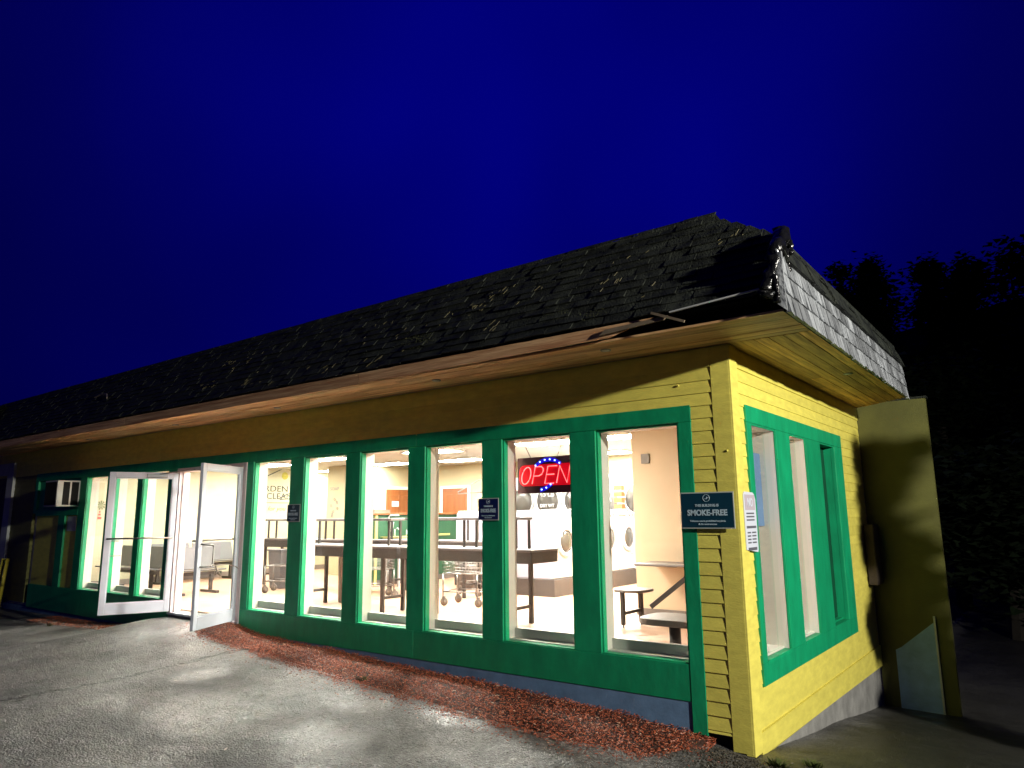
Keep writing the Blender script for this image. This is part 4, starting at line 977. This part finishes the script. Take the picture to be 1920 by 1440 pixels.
P(MB().box(.131, 4.70, .47, .137, 4.98, 1.22), "cover", UB.children[0].data.materials[0], parent=UB)
AC = empty("air_conditioner", (-13.0, -.2, 1.9), "white window air conditioner sticking out of the dark green panel", "air conditioner")
P(MB().box(-13.32, -.40, 1.66, -12.752, -.001, 2.15), "case", M['lamwht'], parent=AC, bevel=.01)
P(MB().box(-12.7515, -.30, 1.69, -12.747, -.185, 2.12).box(-12.7515, -.155, 1.69, -12.747, -.03, 2.12), "side_grille", M['dark'], parent=AC)
P(MB().box(-13.29, -.406, 1.69, -12.78, -.401, 2.12), "condenser_grille", M['dark'], parent=AC)
PN = MB().box(-13.25, .024, 1.20, -12.86, .029, 1.48).build("paper_notice", M['oldwhite']); tag(PN, "faded paper notice below the air conditioner", "notice")
CH = MB().tube([(-11.3, roofy(3.55)-.06, 3.55), (-11.1, roofy(3.57)-.07, 3.58), (-10.85, roofy(3.55)-.06, 3.56), (-10.7, roofy(3.47)-.06, 3.47)], .015, 6).build("fallen_twig", M['tan']); tag(CH, "curved pale twig lying on the dark roof at the left", "twig")
FB = MB().tube([(-10.29, -.01, 1.20), (-10.29, -.05, 1.25)], .01, 6).build  # (unused helper)

# ------------------------------------------------------------------ neighbour at far left
NB = empty("neighboring_entrance", (-16.6, 0, 0), "white framed entrance bay at the far left edge", "building")
P(MB().box(-16.40, -.06, -.45, -16.05, .02, 2.66), "frame_post", M['oldwhite'], parent=NB); P(MB().box(-19.2, -.06, 2.40, -16.401, .02, 2.66), "frame_header", M['oldwhite'], parent=NB)
P(MB().box(-19.2, 0.0, -.45, -16.401, .018, 2.399), "dark_glazing", M['darkglass'], parent=NB)
NR = empty("neighboring_porch", (-18, -1, 3), "dark porch roof with pale gable at the far left edge", "building")
P(MB().hexa([(-21, -.62, 3.78), (-17.2, -.62, 3.78), (-17.2, .5, 3.78), (-21, .5, 3.78)], [(-21, -.62, 3.95), (-16.4, -.62, 3.93), (-16.4, .5, 3.93), (-21, .5, 3.95)]), "roof", M['roof'], parent=NR)
P(MB().hexa([(-21, -.66, 3.0), (-17.9, -.66, 3.40), (-17.9, -.621, 3.40), (-21, -.621, 3.0)], [(-21, -.66, 3.779), (-16.6, -.66, 3.779), (-16.6, -.621, 3.779), (-21, -.621, 3.779)]), "gable_panel", M['oldwhite'], parent=NR)
for k, (x, lab) in enumerate([(-15.98, "leftmost leaning yellow post at the far left wall"), (-15.74, "leaning yellow post, the one nearer the air conditioner")]):
    o = MB().tube([(x-.02, -.16, -.42), (x+.09, -.12, .62)], .035, 12).build("yellow_post", M['yellowpost'], smooth=True); tag(o, lab, "post", "leaning yellow posts")

# ------------------------------------------------------------------ mulch bed
def bed_outer(x): return -lerp_tab([(-7.75, .18), (-7.35, .60), (-6.4, .58), (-5.4, .68), (-3.6, .78), (-2.1, .88), (-1.2, .84), (-.7, .68), (-.32, .22)], x)
mb = MB(); rnd = random.Random(3)
def chip(mb, x, y, z, L_, w, th):
    a = rnd.uniform(0, math.pi*2); p = rnd.uniform(-.5, .5); r = rnd.uniform(-.6, .6)
    m_ = Matrix.Translation((x, y, z)) @ Matrix.Rotation(a, 4, 'Z') @ Matrix.Rotation(p, 4, 'Y') @ Matrix.Rotation(r, 4, 'X')
    vs = [m_ @ Vector(q) for q in ((-L_, -w, 0), (L_, -w*.6, 0), (L_*.8, w, 0), (-L_*.9, w*.8, 0), (0, 0, th))]
    mb.add(vs, [(0, 1, 4), (1, 2, 4), (2, 3, 4), (3, 0, 4), (3, 2, 1, 0)])
for i in range(27000):
    x = rnd.uniform(-7.75, -.3); yo = bed_outer(x)+.05*noise.noise(Vector((x*4, 0, 0)))*2; y = rnd.uniform(yo, .01)
    edge = min(1, (y-yo)/.22, 1)
    z = gz(x, y)+.055*edge*rnd.uniform(.2, 1)+.02*noise.noise(Vector((x*3, y*3, 0)))
    s = rnd.uniform(.4, 1.0); chip(mb, x, y, z+.004, .017*s, .0045*s, .006)
for i in range(900):
    x = rnd.uniform(-8.3, -.1); y = bed_outer(x)-abs(rnd.gauss(0, .12)); s = rnd.uniform(.4, 1.0); chip(mb, x, y, gz(x, y)+.002, .016*s, .005*s, .005)
for i in range(1500):
    x = rnd.uniform(-13.2, -10.0); y = rnd.uniform(-.55, 0); s = rnd.uniform(.5, 1.2); chip(mb, x, y, gz(x, y)+.01, .018*s, .006*s, .006)
o = mb.build("mulch_bed", M['mulch']); tag(o, "red brown wood mulch in a strip along the front foundation", kind="stuff")
ms = MB(); n = 120
xs = [-7.7+7.35*i/n for i in range(n+1)]
for i in range(n):
    a, b = xs[i], xs[i+1]
    def prof_(x):
        yo = bed_outer(x)+.03
        return [(x, yo, gz(x, yo)-.01), (x, yo*.75, gz(x, yo*.75)+.022), (x, yo*.4, gz(x, yo*.4)+.035), (x, .02, gz(x, 0)+.03)]
    p, q = prof_(a), prof_(b)
    for k in range(3): ms.add([p[k], q[k], q[k+1], p[k+1]], [(0, 1, 2, 3)])
o = ms.build("mulch_soil", mat("damp_soil", (0.035, 0.012, 0.007), .8, var=.4, scale=20, bump=.6)); tag(o, "dark damp soil under the red mulch", kind="structure")
# litter on the asphalt and around the corner
lt = MB(); rl = random.Random(11)
def pebble(mb, x, y, s, z=None):
    zz = gz(x, y)+.002
    m_ = Matrix.Translation((x, y, zz)) @ Matrix.Rotation(rl.uniform(0, 6.28), 4, 'Z') @ Matrix.Rotation(rl.uniform(-.3, .3), 4, 'X')
    mb.add([m_ @ Vector(q) for q in ((-s, -s*.5, 0), (s, -s*.4, 0), (s*.9, s*.5, 0), (-s*.8, s*.6, 0), (-s*.4, 0, s*.6), (s*.5, 0, s*.5))], [(0, 1, 5, 4), (1, 2, 5), (2, 3, 4, 5), (3, 0, 4)])
for i in range(700):
    x = rl.uniform(-8, 1.2); y = bed_outer(min(-.35, x))-abs(rl.gauss(0, .9))-.02 if x < -.35 else rl.uniform(-1.6, .1); pebble(lt, x, y, rl.uniform(.003, .010))
o = lt.build("gravel_litter", mat("pale_grit", (0.22, 0.20, 0.17), .7, var=.5, scale=40)); tag(o, "small pale grit and gravel scattered on the asphalt", kind="stuff")
cl = MB()
for i in range(900):
    x = rl.gauss(-.12, .30); y = -.06-abs(rl.gauss(0, .22)); s = rl.uniform(.4, 1.1)
    chip(cl, x, y, gz(x, y)+.006, .016*s, .006*s, .006)
o = cl.build("leaf_debris", mat("dark_leaf_debris", (0.03, 0.026, 0.018), .8, color2=(.10, .085, .06), var=.5, scale=30)); tag(o, "dark leaf crumbs and soil piled at the foot of the corner", kind="stuff")
def leaf(x, y, L_, w, a, label):
    z = gz(x, y)+.004; pts = []
    n = 8
    for i in range(n+1):
        t = i/n; pts.append((t*L_-L_/2, w*math.sin(math.pi*t)**.8, .006*math.sin(math.pi*t)))
    up_ = [(p[0], p[1], p[2]) for p in pts]; dn = [(p[0], -p[1], p[2]) for p in pts]; mid_ = [(p[0], 0, p[2]-.004) for p in pts]
    m_ = Matrix.Translation((x, y, z)) @ Matrix.Rotation(a, 4, 'Z'); mb = MB(); k = n+1
    mb.add([m_ @ Vector(v) for v in up_+mid_+dn], [(i, i+1, k+i+1, k+i) for i in range(n)]+[(k+i, k+i+1, 2*k+i+1, 2*k+i) for i in range(n)])
    o = mb.build("fallen_leaf", M['tan']); tag(o, label, "leaf", "fallen leaves on the asphalt")
leaf(-3.37, -2.50, .09, .012, -.9, "long pale fallen leaf on the bright wet asphalt near the bottom")
leaf(-1.3, -1.05, .04, .012, .3, "short pale fallen leaf near the mulch, right of centre")
def tuft(x, y, n, h, label, seed):
    r = random.Random(seed); mb = MB()
    for i in range(n):
        a = r.uniform(0, 6.28); d = r.uniform(0, .07); bx, by = x+d*math.cos(a), y+d*math.sin(a)*.6; hh = h*r.uniform(.4, 1); l = r.uniform(.02, .07); z = gz(bx, by)
        ex, ey = bx+l*math.cos(a), by+l*math.sin(a); w = .004
        mb.add([(bx-w, by, z), (bx+w, by, z), ((bx+ex)/2+w, (by+ey)/2, z+hh*.7), ((bx+ex)/2-w, (by+ey)/2, z+hh*.7), (ex, ey, z+hh)], [(0, 1, 2, 3), (3, 2, 4)])
    o = mb.build("grass_tuft", M['grass']); tag(o, label, "grass tuft", "grass tufts by the foundation")
tuft(-3.92, -.62, 60, .05, "small green grass tuft at the edge of the red mulch", 1)
tuft(-11.9, -.62, 50, .07, "yellowish grass tuft in the dark bed left of the doors", 2)
tuft(.22, -.10, 90, .06, "mossy grass tuft at the foot of the yellow corner", 3)
tuft(.42, .12, 70, .05, "grass tuft just right of the yellow corner", 4)
# needles and moss on the roof near the eave
nd = MB(); rn = random.Random(5)
for c in range(30):
    cx = rn.uniform(-7.5, .5); cs = rn.uniform(.03, .8); k = rn.choice((1, 1, 2, 3, 5, 9))
    for q in range(k):
        x = cx+rn.gauss(0, .10); s = min(1.1, max(.02, cs+rn.gauss(0, .05)))
        if x > min(.5, hipx(min(3.99, 3.0+s*sd.z))-.12): continue
        p0 = Vector((x, -.80, 3.0))+sd*s+nrm*.030; a = rn.gauss(.95, .35); ln = rn.uniform(.02, .09)
        p1 = p0+Vector((math.cos(a), 0, 0))*ln*1+sd*math.sin(a)*ln
        nd.bar(p0, p1, rn.uniform(.0015, .0035), .002)
o = nd.build("needle_litter", M['needle']); tag(o, "dry needles scattered over the dark roof shingles", kind="stuff")
mo = MB()
for c in range(5):
    cx = rn.uniform(-3.5, .3); cs = rn.uniform(.03, .5)
    for q in range(60):
        x = cx+rn.gauss(0, .09); s = max(.02, cs+rn.gauss(0, .05))
        if x > min(.5, hipx(min(3.99, 3.0+s*sd.z))-.12): continue
        p0 = Vector((x, -.80, 3.0))+sd*s+nrm*.028; r = rn.uniform(.002, .007)
        mo.add([p0+Vector((-r, 0, 0)), p0+sd*r, p0+Vector((r, 0, 0)), p0-sd*r, p0+nrm*r], [(0, 1, 4), (1, 2, 4), (2, 3, 4), (3, 0, 4)])
o = mo.build("roof_moss", M['moss']); tag(o, "patches of moss on the dark roof shingles", kind="stuff")

# ------------------------------------------------------------------ trees behind
def tree(x, y, h, r, seed, label, conifer=True, n=2600, sp=None):
    rr = random.Random(seed); z0 = gz(x, y)
    t_ = empty("tree", (x, y, z0), label, "tree", "dark trees behind the building")
    tr = MB().tube([(0, 0, -.3), (.05, 0, h*.35), (0, .05, h*.7), (.03, 0, h*.95)], .1, 8, rs=[.22, .16, .09, .02])
    for k in range(14):
        zz = h*rr.uniform(.2, .9); a = rr.uniform(0, 6.28); l = r*(1.05-zz/h)*.9; tr.tube([(0, 0, zz), (l*.5*math.cos(a), l*.5*math.sin(a), zz+.1), (l*math.cos(a), l*math.sin(a), zz+(.3 if not conifer else -.2))], .04, 5, rs=[.05, .03, .01])
    lbuild(tr, "trunk", M['bark'], t_)
    cr = MB(); clumps = []
    for k in range(70):
        if conifer:
            tz = rr.random()**1.2; zz = h*(.12+.86*tz); rad = r*(1-tz)*rr.uniform(.35, 1.05)+.08
        else:
            zz = h*rr.uniform(.3, .98); q = (zz/h-.64)/.36; rad = r*math.sqrt(max(.03, 1-q*q))*rr.uniform(.2, 1)
        a = rr.uniform(0, 6.28); clumps.append((rad*math.cos(a), rad*math.sin(a), zz))
    for i in range(n):
        c = rr.choice(clumps); sc_ = sp or (.24 if conifer else .42); p = Vector((c[0]+rr.gauss(0, sc_), c[1]+rr.gauss(0, sc_), c[2]+rr.gauss(0, sc_*.8)))
        a = rr.uniform(0, 6.28); d = Vector((math.cos(a), math.sin(a), rr.uniform(-.6, .3)))*rr.uniform(.10, .24); s = Vector((-math.sin(a), math.cos(a), rr.uniform(-.5, .5)))*rr.uniform(.06, .15)
        cr.add([p-s, p+d*.5-s*.7, p+d, p+s], [(0, 1, 2, 3)])
    lbuild(cr, "crown", M['leaf'], t_)
TR = [(-4.1, 25, 12.2, 1.7, True, "dark tree showing just above the right roof edge, leftmost of the skyline"), (-3.1, 26, 12.6, 1.5, True, "pointed dark tree second from the left in the skyline"), (-2.75, 24, 11.0, .9, False, "low rounded dark tree in the dip of the skyline"),
      (-.7, 23, 11.6, 1.5, True, "dark tree rising right of the skyline dip"), (.5, 22, 11.2, 1.9, True, "tall pointed dark tree in the middle of the right skyline"), (1.7, 23, 11.4, 2.8, False, "broad dark tree behind the pointed one at right"), (3.0, 21, 11.5, 2.4, True, "dark tree at the right edge of the picture"),
      (-.2, 17, 6.5, 2.4, False, "low bushy dark tree behind the rear annex"), (3.6, 16, 6.6, 2.6, False, "low bushy dark tree at the right edge behind the annex"), (1.2, 12.5, 3.6, 1.6, False, "dark shrub like tree just right of the annex")]
for i, (x, y, h, r, c, lab) in enumerate(TR): tree(x, y, h, r, 20+i, lab, c, 9000 if y > 20 else 6500)
hl = MB(); hxs = [-30+4*i for i in range(28)]
hv = []
for y, f_ in ((33, 0), (37, .55), (41, 1), (60, 1.05)):
    hv.append([(x, y, -2+f_*(14.2+1.0*noise.noise(Vector((x*.25, 1, 0)))+.7*noise.noise(Vector((x*.9, 2, 0)))-.05*max(0, -8-x)*20)) for x in hxs])
for r_ in range(3):
    for i in range(len(hxs)-1): hl.add([hv[r_][i], hv[r_][i+1], hv[r_+1][i+1], hv[r_+1][i]], [(0, 1, 2, 3)])
tag(hl.build("hill", M['leaf']), "dark wooded hillside behind the trees", kind="structure")
WD = MB(); rw = random.Random(9)
for i in range(11000):
    x = rw.uniform(-8, 22); y = 30+rw.uniform(0, 3); z = rw.uniform(-1, 8.2+1.2*noise.noise(Vector((x*.5, 0, 0))))
    a = rw.uniform(0, 6.28); d = Vector((math.cos(a), math.sin(a), rw.uniform(-.5, .5)))*rw.uniform(.3, .8); s = Vector((-math.sin(a), math.cos(a), .3))*rw.uniform(.2, .45); p = Vector((x, y, z))
    WD.add([p-s, p+d*.5-s*.7, p+d, p+s], [(0, 1, 2, 3)])
o = WD.build("far_wood", M['leaf']); tag(o, "dark wood behind the single trees", kind="stuff")

# ------------------------------------------------------------------ street lamp that lights the corner (stands outside the frame)
tree(4.46, 1.24, 4.0, .13, 77, "slim conifer added on the right, outside the frame, to shade the far wall end", True, 2600, .035)  # unseen tree, added and shaped to cast the shadow at the wall end
SLb = empty("street_lamp", (LAMP_POS.x+.5, LAMP_POS.y, gz(LAMP_POS.x+.5, LAMP_POS.y)), "grey street lamp on a pole right of the building, outside the frame", "street lamp")
bz = SLb.location.z
lbuild(MB().tube([(0, 0, 0), (0, 0, 5.2)], .07, 12, rs=[.09, .05]), "pole", M['steel'], SLb, smooth=True)
lbuild(MB().tube([(0, 0, 5.1), (-.25, 0, 5.35), (-.5, 0, LAMP_POS.z-bz+.22)], .03, 8), "arm", M['steel'], SLb, smooth=True)
lbuild(MB().lathe((-.5, 0, LAMP_POS.z-bz+.10), (0, 0, 1), [(.16, 0), (.14, .08), (.05, .13)], 20), "lamp_head", M['steel'], SLb, smooth=True)
ld = bpy.data.lights.new("street_lamp_light", 'SPOT'); ld.energy = LAMP_POWER; ld.color = (1.0, 0.95, 0.84); ld.shadow_soft_size = .10
ld.spot_size = R_(120); ld.spot_blend = .8
lo = bpy.data.objects.new("light", ld); COL.objects.link(lo); lo.location = LAMP_POS
lo.rotation_euler = (Vector((-1.0, 0.6, 1.6))-LAMP_POS).to_track_quat('-Z', 'Y').to_euler()
